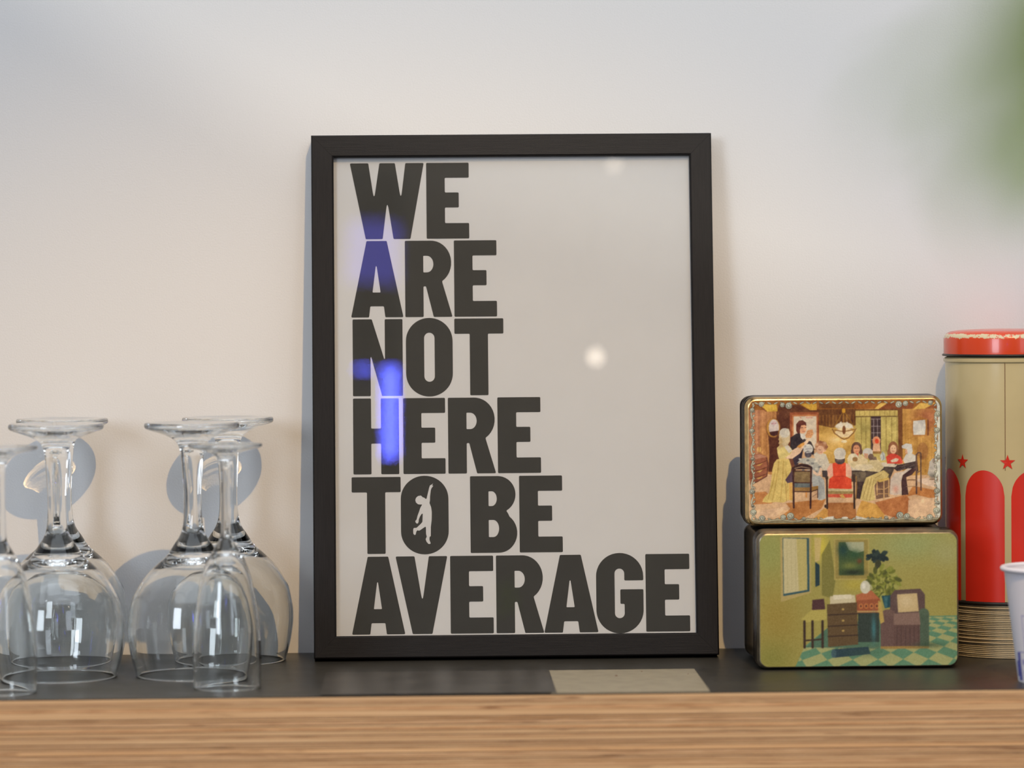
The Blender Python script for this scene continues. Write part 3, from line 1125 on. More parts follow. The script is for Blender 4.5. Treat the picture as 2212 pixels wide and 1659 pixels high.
    for (x0, y0, x1, y1) in ((1330, 880, 1280, 1085), (1350, 900, 1310, 1090), (1300, 900, 1250, 1070), (1420, 850, 1360, 885)):
        L([(x0, y0), (x1, y1)], 7, (160, 132, 70), 0.8)
    L([(1440, 812), (1488, 852), (1470, 890)], 5, (120, 96, 56))
    # stool
    P([(1370, 905), (1480, 880), (1492, 900), (1400, 925)], (206, 172, 90))
    for (x, y0, y1) in ((1378, 920, 1040), (1440, 915, 1085), (1484, 900, 1050)):
        L([(x, y0), (x, y1)], 11, (200, 158, 104))
    L([(1370, 985), (1440, 990), (1490, 965)], 7, (200, 158, 104))
    L([(1375, 1030), (1480, 1030)], 7, (190, 146, 92))
    # vase on the table
    P([(1405, 680), (1430, 640), (1450, 660), (1455, 720), (1415, 725)], (182, 182, 170))
    L([(1425, 640), (1440, 700), (1425, 725)], 4, (110, 110, 108))
    # girl in red at the right
    E(1524, 612, 44, 64, (140, 88, 54))
    E(1490, 650, 20, 36, (156, 100, 64))
    E(1556, 650, 16, 40, (122, 74, 46))
    E(1525, 622, 29, 42, (224, 180, 138))
    P([(1460, 690), (1500, 660), (1545, 664), (1590, 690), (1612, 740), (1600, 756), (1470, 752)], (208, 72, 50))
    P([(1500, 725), (1545, 702), (1575, 712), (1560, 735), (1510, 742)], (218, 196, 164))
    L([(1512, 612), (1520, 612)], 4, (90, 56, 40))
    L([(1534, 612), (1542, 612)], 4, (90, 56, 40))
    L([(1520, 642), (1534, 642)], 4, (190, 80, 66))
    # woman in white cap with dark skirt
    P([(1600, 590), (1640, 568), (1690, 576), (1700, 640), (1690, 668), (1650, 666), (1642, 620), (1605, 612)], (208, 202, 188))
    P([(1634, 620), (1650, 622), (1654, 664), (1634, 660)], (206, 156, 120))
    P([(1612, 720), (1640, 668), (1690, 660), (1740, 690), (1735, 740), (1680, 760), (1625, 750)], (204, 196, 178))
    E(1790, 640, 50, 80, (150, 96, 52), 0.55)
    P([(1530, 800), (1560, 770), (1640, 750), (1740, 730), (1750, 830), (1660, 800), (1560, 825)], (60, 44, 40))
    for q in range(20):
        E(1545 + (q * 41) % 180, 760 + (q * 17) % 60, 8, 5, (98, 82, 72))
    P([(1540, 850), (1620, 830), (1660, 800), (1740, 800), (1690, 860), (1640, 880), (1660, 1040), (1600, 1045), (1596, 900)], (72, 44, 40))
    P([(1500, 900), (1540, 840), (1612, 826), (1650, 800), (1690, 800), (1610, 860), (1592, 930), (1600, 1036), (1545, 1046), (1492, 1034)], (208, 190, 166))
    B(1545, 990, 26, 34, (196, 126, 104), 0.7)
    # right chair
    for (x, y0, y1, w) in ((1732, 670, 1030, 14), (1772, 660, 1000, 12)):
        L([(x, y0), (x, y1)], w, (92, 66, 54))
    L([(1730, 690), (1745, 655), (1768, 655), (1776, 690)], 10, (92, 66, 54))
    L([(1740, 840), (1770, 820)], 7, (92, 66, 54))
    L([(1650, 905), (1735, 905)], 9, (120, 84, 52))
    L([(1640, 965), (1735, 965)], 6, (150, 116, 80))
    # urn
    P([(1845, 790), (1850, 740), (1880, 706), (1915, 712), (1930, 760), (1930, 880), (1860, 880), (1832, 850)], (188, 178, 160))
    E(1888, 730, 12, 24, (140, 122, 108))
    B(1890, 870, 40, 24, (90, 86, 76), 0.9)
    R(1850, 895, 1930, 908, (150, 120, 90))
    # chair at the left front
    P([(630, 775), (660, 755), (705, 745), (760, 755), (796, 775), (798, 800), (615, 800), (616, 782)], (58, 32, 26))
    L([(640, 790), (700, 775), (780, 790)], 8, (150, 126, 100))
    R(640, 812, 786, 920, (122, 98, 62))
    B(712, 860, 50, 36, (140, 116, 76), 0.8)
    R(636, 925, 790, 968, (98, 104, 100))
    R(634, 965, 830, 1000, (150, 112, 60))
    P([(790, 960), (852, 950), (850, 985), (790, 1010)], (160, 120, 60))
    for y in (812, 920, 1002):
        L([(628, y), (792, y + 4)], 10, (70, 40, 32))
    L([(628, 790), (630, 1150)], 17, (66, 36, 30))
    L([(788, 790), (780, 1156)], 16, (66, 36, 30))
    L([(800, 1000), (846, 985), (846, 1060)], 8, (78, 48, 36))
    L([(800, 1050), (845, 1020)], 6, (150, 116, 88))
    R(735, 1010, 752, 1060, (206, 142, 74))
    # girl in red on the bench, seen from behind
    P([(930, 800), (960, 750), (985, 745), (985, 860), (940, 870)], (226, 168, 138))
    P([(1100, 745), (1130, 755), (1152, 810), (1150, 870), (1095, 860)], (226, 172, 140))
    P([(980, 745), (1012, 738), (1080, 738), (1100, 745), (1098, 865), (1148, 890), (1152, 980), (1060, 992), (942, 976), (950, 890), (985, 862)], (214, 70, 38))
    L([(990, 866), (1096, 866)], 5, (176, 50, 30))
    E(1046, 652, 54, 50, (208, 198, 176))
    E(1046, 714, 46, 42, (72, 56, 54))
    E(1046, 690, 48, 22, (206, 196, 176))
    L([(1015, 720), (1075, 724)], 5, (120, 104, 96))
    P([(920, 975), (1160, 985), (1160, 1006), (920, 1002)], (196, 176, 128))
    P([(920, 1000), (1165, 1006), (1165, 1030), (920, 1026)], (150, 126, 74))
    P([(930, 1030), (1160, 1030), (1150, 1064), (940, 1058)], (196, 84, 56))
    P([(1040, 1040), (1070, 1030), (1098, 1070), (1060, 1066)], (206, 160, 82))
    for x, a_ in ((928, 880), (1172, 866)):
        L([(x, a_), (x + 2, 1160)], 16, (56, 36, 26))
        E(x, a_, 14, 20, (70, 48, 34))
    L([(1190, 870), (1196, 960), (1186, 1080)], 10, (150, 110, 56))
    E(918, 1140, 14, 16, (56, 36, 26))
    c.blur(1)
    # scrolled silver border
    S, D_ = (190, 186, 158), (74, 64, 50)
    pl_ = [(262 + 9 * math.sin(y / 26.0), y) for y in range(190, 1270, 6)]
    L(pl_, 16, D_)
    L(pl_, 11, S)
    pr_ = [(1918 + 11 * math.sin(y / 30.0), y) for y in range(180, 1270, 6)]
    L(pr_, 24, D_)
    L(pr_, 18, (212, 210, 190))
    R(1928, 190, 1950, 1270, (206, 204, 186))
    for y in range(215, 1260, 44):
        sg = 1 if (y // 44) % 2 else -1
        for (x, q) in ((264, 1), (1914, -1)):
            E(x + q * 10, y, 19, 8, D_, 1, sg * 0.9)
            E(x + q * 10, y, 15, 5, S, 1, sg * 0.9)
    for x in range(300, 1900, 58):
        sg = 1 if (x // 58) % 2 else -1
        for (yy, q) in ((1258, -1), (186, 1)):
            E(x, yy + q * 2, 24, 8, D_, 1, sg * 0.45)
            E(x, yy + q * 2, 20, 5, (182, 178, 148), 1, sg * 0.45)
    pb_ = [(x, 1268 + 7 * math.sin(x / 45.0)) for x in range(260, 1930, 8)]
    R(228, 1270, 1950, 1300, (128, 116, 84))
    L(pb_, 18, D_)
    L(pb_, 12, (170, 162, 128))
    for (x, y, r) in ((590, 212, 28), (534, 204, 20), (1576, 208, 28), (1636, 200, 22), (345, 196, 22), (1860, 196, 20),
                      (600, 1228, 30), (536, 1240, 24), (1582, 1230, 30), (1644, 1240, 26), (345, 1248, 26), (1850, 1250, 26),
                      (720, 1254, 16), (1460, 1254, 16), (258, 440, 20), (262, 250, 20), (256, 1000, 22), (268, 1190, 26), (1918, 450, 24),
                      (1925, 300, 26), (1916, 1010, 24), (1912, 1190, 28), (1930, 700, 18), (262, 700, 14), (262, 780, 14), (262, 1130, 12), (1925, 1120, 14)):
        E(x, y, r + 3, r + 3, D_)
        E(x, y, r, r, (176, 178, 154))
        c.spiral(x, y, r * 0.8, 1.4, 4, D_)
        E(x - 3, y - 3, r * 0.3, r * 0.3, (206, 206, 186))
    P([(880, 1262), (930, 1240), (990, 1232), (985, 1264)], (206, 200, 180))
    P([(1190, 1264), (1185, 1230), (1250, 1246), (1300, 1264)], (206, 200, 180))
    E(1088, 1248, 28, 10, (206, 200, 180))
    c.grain(5, 1)
    c.grain(5, 3)
    for cell, amt in ((7, 6), (15, 7), (34, 7)):
        g_ = rng.normal(0, amt, (c.h // cell + 3, c.w // cell + 3))
        yi, xi = np.arange(c.h) / cell, np.arange(c.w) / cell
        y0, x0 = yi.astype(int), xi.astype(int)
        fy, fx = (yi - y0)[:, None], (xi - x0)[None, :]
        n_ = (g_[np.ix_(y0, x0)] * (1 - fy) * (1 - fx) + g_[np.ix_(y0 + 1, x0)] * fy * (1 - fx)
              + g_[np.ix_(y0, x0 + 1)] * (1 - fy) * fx + g_[np.ix_(y0 + 1, x0 + 1)] * fy * fx)
        c.a = np.clip(c.a + n_[..., None] * np.array([1.0, 0.95, 0.7]), 0, 255)
    return c


def paint_lower():
    """a made-up empty interior in the muted greens of the old lid"""
    c = Canvas(330, 150, 2100, 1322, 2.0)
    R, P, E, B, L = c.R, c.P, c.E, c.B, c.L
    R(320, 140, 2110, 1330, (158, 148, 78))
    B(420, 300, 200, 260, (146, 150, 84), 0.9)
    B(480, 900, 240, 300, (152, 132, 60), 0.9)
    B(430, 1250, 200, 160, (128, 126, 56), 0.8)
    B(880, 260, 70, 120, (204, 186, 70), 0.9)
    B(1180, 600, 120, 60, (178, 162, 66), 0.8)
    B(1700, 250, 340, 160, (150, 158, 100), 0.9)
    B(1950, 650, 220, 260, (156, 146, 76), 0.9)
    B(2000, 330, 120, 120, (160, 158, 104), 0.7)
    P([(885, 330), (960, 200), (1010, 560), (980, 720), (885, 690)], (116, 112, 54), 0.8)
    # tiled floor
    P([(640, 1330), (730, 1140), (960, 960), (1780, 885), (2110, 880), (2110, 1330)], (92, 134, 102))
    fl_ = (c.Y > 890) & (c.X > 655 + np.maximum(0, 1310 - c.Y) * 0.42) & ((c.Y > 1150) | (c.X > 1790))
    dep = 1.0 / np.maximum(c.Y - 560, 50)
    U_, V_ = (c.X - 1500) * dep * 3.1, 4300 * dep * 0.9
    chk = (np.floor(U_ + V_) + np.floor(U_ - V_)) % 2
    c.put((fl_ & (chk > 0.5)).astype(float), (172, 168, 108), 0.85)
    P([(960, 960), (1420, 890), (1400, 1170), (740, 1150)], (78, 106, 84), 0.8)
    # pale wall hanging with a dark blue-green edge
    P([(515, 170), (790, 170), (790, 665), (520, 745)], (176, 156, 96))
    P([(535, 176), (772, 182), (776, 655), (540, 694)], (52, 84, 88))
    P([(540, 180), (752, 190), (756, 640), (546, 674)], (194, 182, 134))
    for q in range(5):
        L([(575 + 38 * q, 200), (578 + 38 * q, 655 - 6 * q)], 3, (160, 150, 100), 0.7)
    P([(660, 190), (752, 190), (756, 640), (680, 650)], (178, 164, 90), 0.7)
    P([(820, 180), (885, 180), (868, 380), (826, 400)], (196, 172, 116), 0.8)
    P([(826, 392), (866, 420), (868, 600), (828, 616)], (38, 58, 62))
    # framed landscape
    R(998, 192, 1312, 556, (176, 158, 88))
    R(1008, 202, 1302, 546, (150, 134, 70))
    R(1040, 222, 1266, 516, (70, 88, 50))
    P([(1100, 222), (1266, 222), (1266, 300), (1200, 320), (1130, 290)], (168, 170, 134))
    B(1080, 290, 50, 60, (34, 64, 58), 0.95)
    B(1180, 330, 60, 40, (48, 80, 52), 0.9)
    B(1140, 430, 70, 30, (120, 126, 60), 0.8)
    B(1170, 490, 90, 24, (36, 44, 32), 0.9)
    B(1225, 390, 22, 22, (120, 64, 40), 0.8)
    # potted bush: dark crown, olive leaves, blue pot
    for q in range(40):
        a_, r_ = q * 2.4, 4 + (q % 10) * 8
        E(1386 + r_ * math.cos(a_) * 1.15, 350 + r_ * math.sin(a_) * 0.62, 26, 16, (34, 46, 44) if q % 3 else (48, 62, 54), 1, a_)
    E(1392, 430, 30, 50, (60, 62, 40))
    for q in range(90):
        a_, r_ = q * 2.9 + 1.7 * math.sin(q * 5.1), 14.5 * math.sqrt(q)
        E(1440 + r_ * math.cos(a_), 580 + r_ * math.sin(a_) * 1.0, 34, 18, ((134, 138, 58), (108, 112, 44), (156, 154, 78), (84, 88, 40))[q % 4], 1, a_ + 0.6)
    P([(1420, 700), (1580, 690), (1560, 790), (1450, 812)], (34, 72, 78))
    P([(1440, 710), (1480, 705), (1470, 800), (1450, 806)], (66, 108, 110), 0.8)
    # low armchair in mauve with a square cream cushion
    P([(1500, 700), (1540, 650), (1770, 640), (1810, 690), (1815, 1150), (1490, 1150)], (92, 72, 66))
    P([(1560, 690), (1740, 680), (1755, 840), (1570, 850)], (196, 172, 122))
    B(1640, 750, 60, 50, (210, 190, 146), 0.8)
    E(1480, 880, 70, 60, (110, 86, 76))
    R(1412, 880, 1550, 1160, (104, 80, 72))
    E(1800, 870, 50, 56, (84, 100, 78))
    R(1752, 870, 1848, 1150, (76, 92, 72))
    P([(1530, 860), (1760, 850), (1770, 960), (1530, 970)], (132, 106, 92))
    R(1530, 960, 1765, 1160, (98, 74, 66))
    for q in range(6):
        L([(1560 + 38 * q, 975), (1556 + 40 * q, 1150)], 9, (76, 56, 52), 0.7)
    R(1412, 1150, 1848, 1172, (158, 126, 66))
    # table with a red patterned cloth and a white jug
    P([(1190, 690), (1330, 650), (1410, 730), (1400, 850), (1200, 850)], (150, 84, 52))
    P([(1190, 690), (1330, 650), (1400, 725), (1200, 740)], (176, 104, 66))
    for q in range(4):
        E(1235 + 48 * q, 790, 19, 24, (188, 118, 66))
        E(1235 + 48 * q, 790, 9, 12, (96, 52, 40))
    for q in range(14):
        E(1205 + 15 * q, 838, 6, 7, (196, 176, 110))
    P([(1390, 740), (1420, 760), (1445, 930), (1410, 950), (1392, 850)], (182, 154, 82))
    R(1210, 850, 1400, 1110, (52, 62, 54))
    B(1350, 990, 20, 110, (70, 128, 132), 0.8)
    E(1275, 622, 44, 58, (202, 198, 172))
    E(1262, 610, 16, 26, (224, 220, 200))
    L([(1318, 600), (1334, 625), (1316, 652)], 7, (180, 176, 150))
    # low chest with a folded white cloth and a dark blue rug roll
    P([(960, 700), (1180, 690), (1190, 760), (960, 775)], (200, 188, 150))
    P([(985, 690), (1150, 684), (1150, 720), (990, 730)], (216, 206, 174))
    P([(930, 770), (1200, 755), (1210, 1130), (940, 1150)], (96, 76, 48))
    for y in (860, 960, 1050):
        L([(938, y + 6), (1206, y - 4)], 10, (58, 42, 32))
        E(1075, y - 44, 12, 9, (178, 150, 84))
    P([(700, 900), (790, 820), (925, 815), (925, 905), (740, 930)], (176, 162, 84))
    P([(800, 730), (905, 720), (915, 815), (795, 820)], (80, 52, 50))
    for x in (728, 800, 890):
        L([(x, 920), (x, 1150)], 22, (60, 44, 34))
    L([(728, 1090), (890, 1080)], 14, (60, 44, 34))
    P([(980, 1170), (1300, 1150), (1320, 1215), (1000, 1245)], (40, 62, 72))
    E(990, 1208, 24, 38, (66, 92, 98))
    B(1850, 1140, 130, 26, (58, 78, 56), 0.7)
    B(1250, 1200, 200, 40, (60, 84, 64), 0.4)
    c.blur(5)
    c.grain(6, 1)
    c.grain(5, 3)
    return c


def print_mesh(name, cv, w, h, r, y, parent, gain):
    """dense rounded rectangle w x h centred at the origin (x, z); every vertex carries its ink"""
    a = cv.a
    H2, W2 = (a.shape[0] // 2) * 2, (a.shape[1] // 2) * 2
    a = a[:H2, :W2].reshape(H2 // 2, 2, W2 // 2, 2, 3).mean((1, 3))
    s = a / 255.0
    s = np.where(s <= 0.04045, s / 12.92, ((s + 0.055) / 1.055) ** 2.4)
    s = np.clip(s * np.array(gain), 0.004, 0.86)
    ny, nx = s.shape[:2]
    xs = np.linspace(-w / 2, w / 2, nx)
    zs = np.linspace(h / 2, -h / 2, ny)
    XX, ZZ = np.meshgrid(xs, zs)
    # squeeze the corners onto the rounding
    qx = np.maximum(np.abs(XX) - (w / 2 - r), 0)
    qz = np.maximum(np.abs(ZZ) - (h / 2 - r), 0)
    d = np.maximum(np.hypot(qx, qz), 1e-9)
    sc_ = np.where(d > r, r / d, 1.0)
    XX = np.where(d > r, np.sign(XX) * (w / 2 - r + qx * sc_), XX)
    ZZ = np.where(d > r, np.sign(ZZ) * (h / 2 - r + qz * sc_), ZZ)
    co = np.empty((ny * nx, 3), np.float32)
    co[:, 0], co[:, 1], co[:, 2] = XX.ravel(), y, ZZ.ravel()
    idx = np.arange(ny * nx).reshape(ny, nx)
    q = np.stack([idx[1:, :-1], idx[1:, 1:], idx[:-1, 1:], idx[:-1, :-1]], -1).reshape(-1, 4)
    me = bpy.data.meshes.new(name)
    me.vertices.add(ny * nx)
    me.vertices.foreach_set('co', co.ravel())
    me.loops.add(q.size)
    me.loops.foreach_set('vertex_index', q.ravel().astype(np.int32))
    me.polygons.add(len(q))
    me.polygons.foreach_set('loop_start', np.arange(0, q.size, 4, dtype=np.int32))
    me.update(calc_edges=True)
    at = me.color_attributes.new('ink', 'FLOAT_COLOR', 'POINT')
    rgba = np.ones((ny * nx, 4), np.float32)
    rgba[:, :3] = s.reshape(-1, 3)
    at.data.foreach_set('color', rgba.ravel())
    me.materials.append(M['print'])
    o = bpy.data.objects.new(name, me)
    COL.objects.link(o)
    o.parent = parent
    return o


def rr_ring(w, h, r, n=8):
    r = max(r, 0.0004)
    pts = []
    for cx, cz, a0 in ((w / 2 - r, h / 2 - r, 0), (-w / 2 + r, h / 2 - r, 90), (-w / 2 + r, -h / 2 + r, 180), (w / 2 - r, -h / 2 + r, 270)):
        for k in range(n + 1):
            a = math.radians(a0 + 90 * k / n)
            pts.append((cx + r * math.cos(a), cz + r * math.sin(a)))
    return pts


def loft(w, h, r, sections, cap0=True, cap1=True):
    """sections: (y, inset) from back (large y) to front"""
    vv, ff = [], []
    n = 0
    for (y, ins) in sections:
        ring = rr_ring(w - 2 * ins, h - 2 * ins, r - ins)
        n = len(ring)
        vv += [(x, y, z_) for x, z_ in ring]
    for i in range(len(sections) - 1):
        for k in range(n):
            k2 = (k + 1) % n
            ff.append((i * n + k, (i + 1) * n + k, (i + 1) * n + k2, i * n + k2))
    if cap0:
        ff.append(tuple(range(n)))
    if cap1:
        b = (len(sections) - 1) * n
        ff.append(tuple(b + k for k in reversed(range(n))))
    return vv, ff


def make_tin(name, cx, y_front, z0, w, h, r, depth, rot, cv, gain, edge, label, pic_label, pic_in):
    root = thing(name, (cx, y_front, z0), (0, 0, rot), label, 'tin')
    lid_d = 0.019
    b = 0.0012
    body = [(depth, 0.006), (depth - 0.0012, 0.0032), (depth - 0.004, b + 0.0002), (depth - 0.012, b), (depth - 0.0135, b - 0.0006), (depth - 0.0155, b - 0.0006),
            (depth - 0.017, b), (lid_d - 0.004, b)]
    vv, ff = loft(w, h, r, body)
    o = mesh('body', [(x, y, z_ + h / 2) for x, y, z_ in vv], ff, M['tin_dark'], root, smooth=True, angle=40)
    lid = [(lid_d - 0.0035, b + 0.0006), (lid_d, 0.0004), (lid_d - 0.0008, -0.0002), (lid_d - 0.0022, -0.0002), (lid_d - 0.003, 0.0003), (0.0105, 0.0003),
           (0.0095, -0.0001), (0.0075, 0.0), (0.0045, 0.0004)]
    vv, ff = loft(w, h, r, lid, cap1=False)
    lo = mesh('lid', [(x, y, z_ + h / 2) for x, y, z_ in vv], ff, M['tin_dark'], root, smooth=True, angle=40)
    ed = [(0.0045, 0.0004), (0.0028, 0.0009), (0.0014, 0.0018), (0.0006, pic_in * 0.8), (0.0002, pic_in + 0.0004), (0.0001, pic_in + 0.004)]
    vv, ff = loft(w, h, r, ed, cap0=False)
    mesh('rounded_edge', [(x, y, z_ + h / 2) for x, y, z_ in vv], ff, M[edge], lo, smooth=True, angle=60)
    pm = print_mesh('printed_picture', cv, w - 2 * pic_in, h - 2 * pic_in, r - pic_in + 0.0006, -0.0001, lo, gain)
    pm.location = (0, 0, h / 2)
    pm['label'] = pic_label
    return root


# lower tin
yl = on_shelf(1850, 1446).y
a = on_y(1634, 1300, yl)
b_ = on_y(2075, 1300, yl)
top = on_y(1850, 1146, yl)
LW, LH = b_.x - a.x, top.z
make_tin('biscuit_tin', 0.5 * (a.x + b_.x), yl, 0.0, LW, LH, 0.0062, min(0.088, -yl - 0.004), math.radians(0.3), paint_lower(), (0.98, 1.02, 1.1),
         'tin_edge_dull', 'green biscuit tin standing on its side on the shelf, under another tin',
         'muted green picture of a room with chairs and a tiled floor', 0.0020)
# upper tin, set a little further back
yu = yl + 0.030
a = on_y(1609, 1000, yu)
b_ = on_y(2039, 1000, yu)
top = on_y(1820, 855, yu)
UW, UH = b_.x - a.x, top.z - LH - 0.0002
make_tin('biscuit_tin', 0.5 * (a.x + b_.x), yu, LH + 0.0002, UW, UH, 0.0066, min(0.049, -yu - 0.004), 0.0, paint_upper(), (1.02, 1.06, 1.15),
         'tin_edge', 'gilt-edged biscuit tin with people around a table, stacked on the green tin',
         'warm brown picture of people around a table framed by silver scrolls', 0.0022)
print('tins', yl, LW, LH, UW, UH)

# ------------------------------------------------------------------ red and cream storage tin on a pile of round cards
TR = 0.0363
tc_ = on_y(2178, 1100, -0.0385)
TX, TY = tc_.x, -0.0385
yfr = TY - TR


def zt(py):
    return on_y(2178, py, yfr).z


zb, zl0 = zt(1309), zt(772)
N_CARD = 29
pitch = (zb - 0.0002) / N_CARD
for i in range(N_CARD):
    r_ = TR + random.uniform(-0.0006, 0.0004)
    c_ = r_ - 0.0014
    hh = pitch * 0.96
    t1, t2 = hh * 0.22, hh * 0.80
    vv, ff = lathe([(0, 0), (c_, 0), (c_, t1), (r_ - 0.0001, t1), (r_, t1 + 0.0001), (r_, t2 - 0.0001), (r_ - 0.0001, t2), (c_, t2), (c_, hh), (0, hh)], 64)
    o = mesh('round_card', vv, ff, M['coaster'])
    o.location = (TX + random.uniform(-0.0005, 0.0005), TY + random.uniform(-0.0005, 0.0003), 0.0001 + i * pitch)
    tag(o, 'thin round cream card in the pile under the red and cream tin', 'card', 'pile of round cards')

tin = thing('storage_tin', (TX, TY, zb + 0.0001), label='tall round red and cream tin with stars and arches, cut by the right edge', cat='tin')
BH = zl0 - zb
vv, ff = lathe([(0, 0.0004), (TR - 0.001, 0.0004), (TR + 0.0006, 0.0), (TR + 0.0008, 0.0009), (TR + 0.0002, 0.0018), (TR - 0.0002, 0.002)], 96)
mesh('base_rim', vv, ff, M['black_rim'], tin, smooth=True, angle=40)
vv, ff = lathe([(TR - 0.0002, 0.0019), (TR, 0.0022), (TR, BH - 0.0036), (TR + 0.0010, BH - 0.0028), (TR + 0.0011, BH - 0.0014), (TR + 0.0002, BH - 0.0006), (TR - 0.001, BH), (0, BH)], 128)
body = mesh('body', vv, ff, M['cream'], tin, smooth=True, angle=35)


def wrap(pts2, off, name, mat, parent):
    """flat print wrapped round the tin: pts2 = outer loop of (angle deg from the front, z)"""
    # cut into narrow columns so that the print follows the curve
    angs = [p[0] for p in pts2]
    a0, a1 = min(angs), max(angs)
    n = max(2, int((a1 - a0) / 1.2))
    vv, ff = [], []
    for k in range(n + 1):
        a = a0 + (a1 - a0) * k / n
        a_c = min(max(a, a0 + 1e-4), a1 - 1e-4)
        zs = []
        for i in range(len(pts2)):
            (x0, z0), (x1, z1) = pts2[i], pts2[(i + 1) % len(pts2)]
            if (x0 > a_c) != (x1 > a_c):
                zs.append(z0 + (z1 - z0) * (a_c - x0) / (x1 - x0))
        zs.sort()
        lo, hi = zs[0], zs[-1]
        t = math.radians(a - 90)
        for z_ in (lo, hi):
            vv.append(((TR + off) * math.cos(t), (TR + off) * math.sin(t), z_))
    for k in range(n):
        ff.append((2 * k, 2 * k + 2, 2 * k + 3, 2 * k + 1))
    return mesh(name, vv, ff, mat, parent, smooth=True)


za0, za1, zst = zt(1302) - zb, zt(1017) - zb, zt(1000) - zb
for k in range(8):
    c0 = -32.5 + 45 * k
    hwid = 19.5
    hc = 0.0150
    loop = [(c0 - hwid, za0), (c0 + hwid, za0), (c0 + hwid, za1 - hc)]
    loop += [(c0 + hwid * math.cos(math.radians(q)), za1 - hc + hc * math.sin(math.radians(q))) for q in range(8, 180, 8)]
    loop += [(c0 - hwid, za1 - hc)]
    wrap(loop, 0.00012, 'printed_arch', M['red'], body)
    # five-pointed star between two arches
    s0 = -10.2 + 45 * k
    vv, ff = [], []
    tri_pts = []
    for q in range(10):
        rr_ = 0.0046 if q % 2 == 0 else 0.0018
        an = math.radians(90 + 36 * q)
        da = math.degrees(rr_ * math.cos(an) / TR)
        tri_pts.append((s0 + da, zst + rr_ * math.sin(an)))
    pts = [(s0, zst)] + tri_pts
    for (a, z_) in pts:
        t = math.radians(a - 90)
        vv.append(((TR + 0.0003) * math.cos(t), (TR + 0.0003) * math.sin(t), z_))
    ff = [(0, 1 + q, 1 + (q + 1) % 10) for q in range(10)]
    mesh('printed_star', vv, ff, M['red'], body)
# side seam
t = math.radians(-12.3 - 90)
sx, sy = (TR + 0.00005) * math.cos(t), (TR + 0.00005) * math.sin(t)
vv, ff = tube([(sx, sy, za1), (sx, sy, BH - 0.002)], 0.00022, 6)
mesh('seam', vv, ff, plain('rusty_seam', (0.20, 0.10, 0.04), 0.6), body)
# lid
lid = thing('lid_root')
COL.objects.unlink(lid)
bpy.data.objects.remove(lid)
LHH = zt(735) - zl0
vv, ff = lathe([(TR - 0.001, 0.0), (TR + 0.0015, 0.0001), (TR + 0.0019, 0.0006), (TR + 0.0015, 0.0012), (TR + 0.0009, 0.0014)], 96)
lidm_v, lidm_f = lathe([(TR + 0.0009, 0.0012), (TR + 0.0009, 0.0102), (TR + 0.0004, 0.0118), (TR - 0.0008, 0.0132), (TR - 0.003, 0.0143), (TR - 0.008, 0.0150), (TR - 0.018, 0.0155), (0, 0.0158)], 128)
lid = mesh('lid', lidm_v, lidm_f, M['lid'], tin, smooth=True, angle=50)
lid.location = (0, 0, BH + 0.0002)
rim = mesh('lid_curl', vv, ff, M['black_rim'], lid, smooth=True)

# ------------------------------------------------------------------ paper cup
cb = on_shelf(2290, 1470)
CUP = Vector((cb.x, cb.y, 0))
sc_ = (CUP - CAM).length / F
RT, RB_ = 118 * sc_, 88 * sc_
CHT = on_y(2290, 1221, CUP.y).z
cup = thing('paper_cup', CUP, label='small white paper cup with blue printed houses, cut by the right edge', cat='cup')
vv, ff = lathe([(0, 0.003), (RB_ - 0.0012, 0.003), (RB_ - 0.001, 0.0), (RB_, 0.0), (RT, CHT - 0.0015)], 72)
cbody = mesh('body', vv, ff, M['cup'], cup, smooth=True, angle=40)
vv, ff = lathe([(RT - 0.0006, CHT - 0.002), (RB_ - 0.0012, 0.0035), (0, 0.0034)], 72)
mesh('inside', vv, ff, M['cup'], cbody, smooth=True, angle=40)
prof = [(RT + 0.0006 + 0.0014 * math.cos(q), CHT - 0.0016 + 0.0014 * math.sin(q)) for q in np.linspace(0, 2 * math.pi, 14)]
vv, ff = lathe(prof, 72)
mesh('rolled_rim', vv, ff, M['cup'], cup, smooth=True)


def cup_patch(name, a0, a1, z0, z1, mat, tilt=0.0, off=0.00012):
    vv, ff = [], []
    n = 5
    for k in range(n + 1):
        for zz in (z0, z1):
            a = math.radians(a0 + (a1 - a0) * k / n - 90 + tilt * (zz - z0) * 1000)
            r = RB_ + (RT - RB_) * zz / CHT + off
            vv.append((r * math.cos(a), r * math.sin(a), zz))
    for k in range(n):
        ff.append((2 * k, 2 * k + 2, 2 * k + 3, 2 * k + 1))
    return mesh(name, vv, ff, mat, cbody)


for k in range(6):          # a row of gabled houses right round the cup
    s = -64 + 60 * k
    cup_patch('printed_shadow', s - 17, s - 9, 0.001, 0.0165, M['cup_ink_dark'], 0.2)
    cup_patch('printed_shadow', s - 22, s - 14, 0.003, 0.0115, M['cup_ink_dark'], 0.3)
    for (a0, a1, z0, z1) in ((-8, -7, 0.001, 0.017), (-8, 14, 0.0165, 0.017), (4, 5, 0.017, 0.037), (4, 24, 0.0365, 0.037), (9, 10, 0.02, 0.036), (24, 25, 0.001, 0.037),
                             (14, 15, 0.001, 0.017)):
        cup_patch('printed_line', s + a0, s + a1, z0, z1, M['cup_ink'])
    for (a0, z0) in ((-3, 0.010), (5, 0.010), (-2, 0.004), (6, 0.004), (7, 0.0195), (15, 0.0195), (15, 0.027), (17, 0.010), (17, 0.004)):
        cup_patch('printed_window', s + a0, s + a0 + 4, z0, z0 + 0.0028, M['cup_ink'], 0, 0.00016)

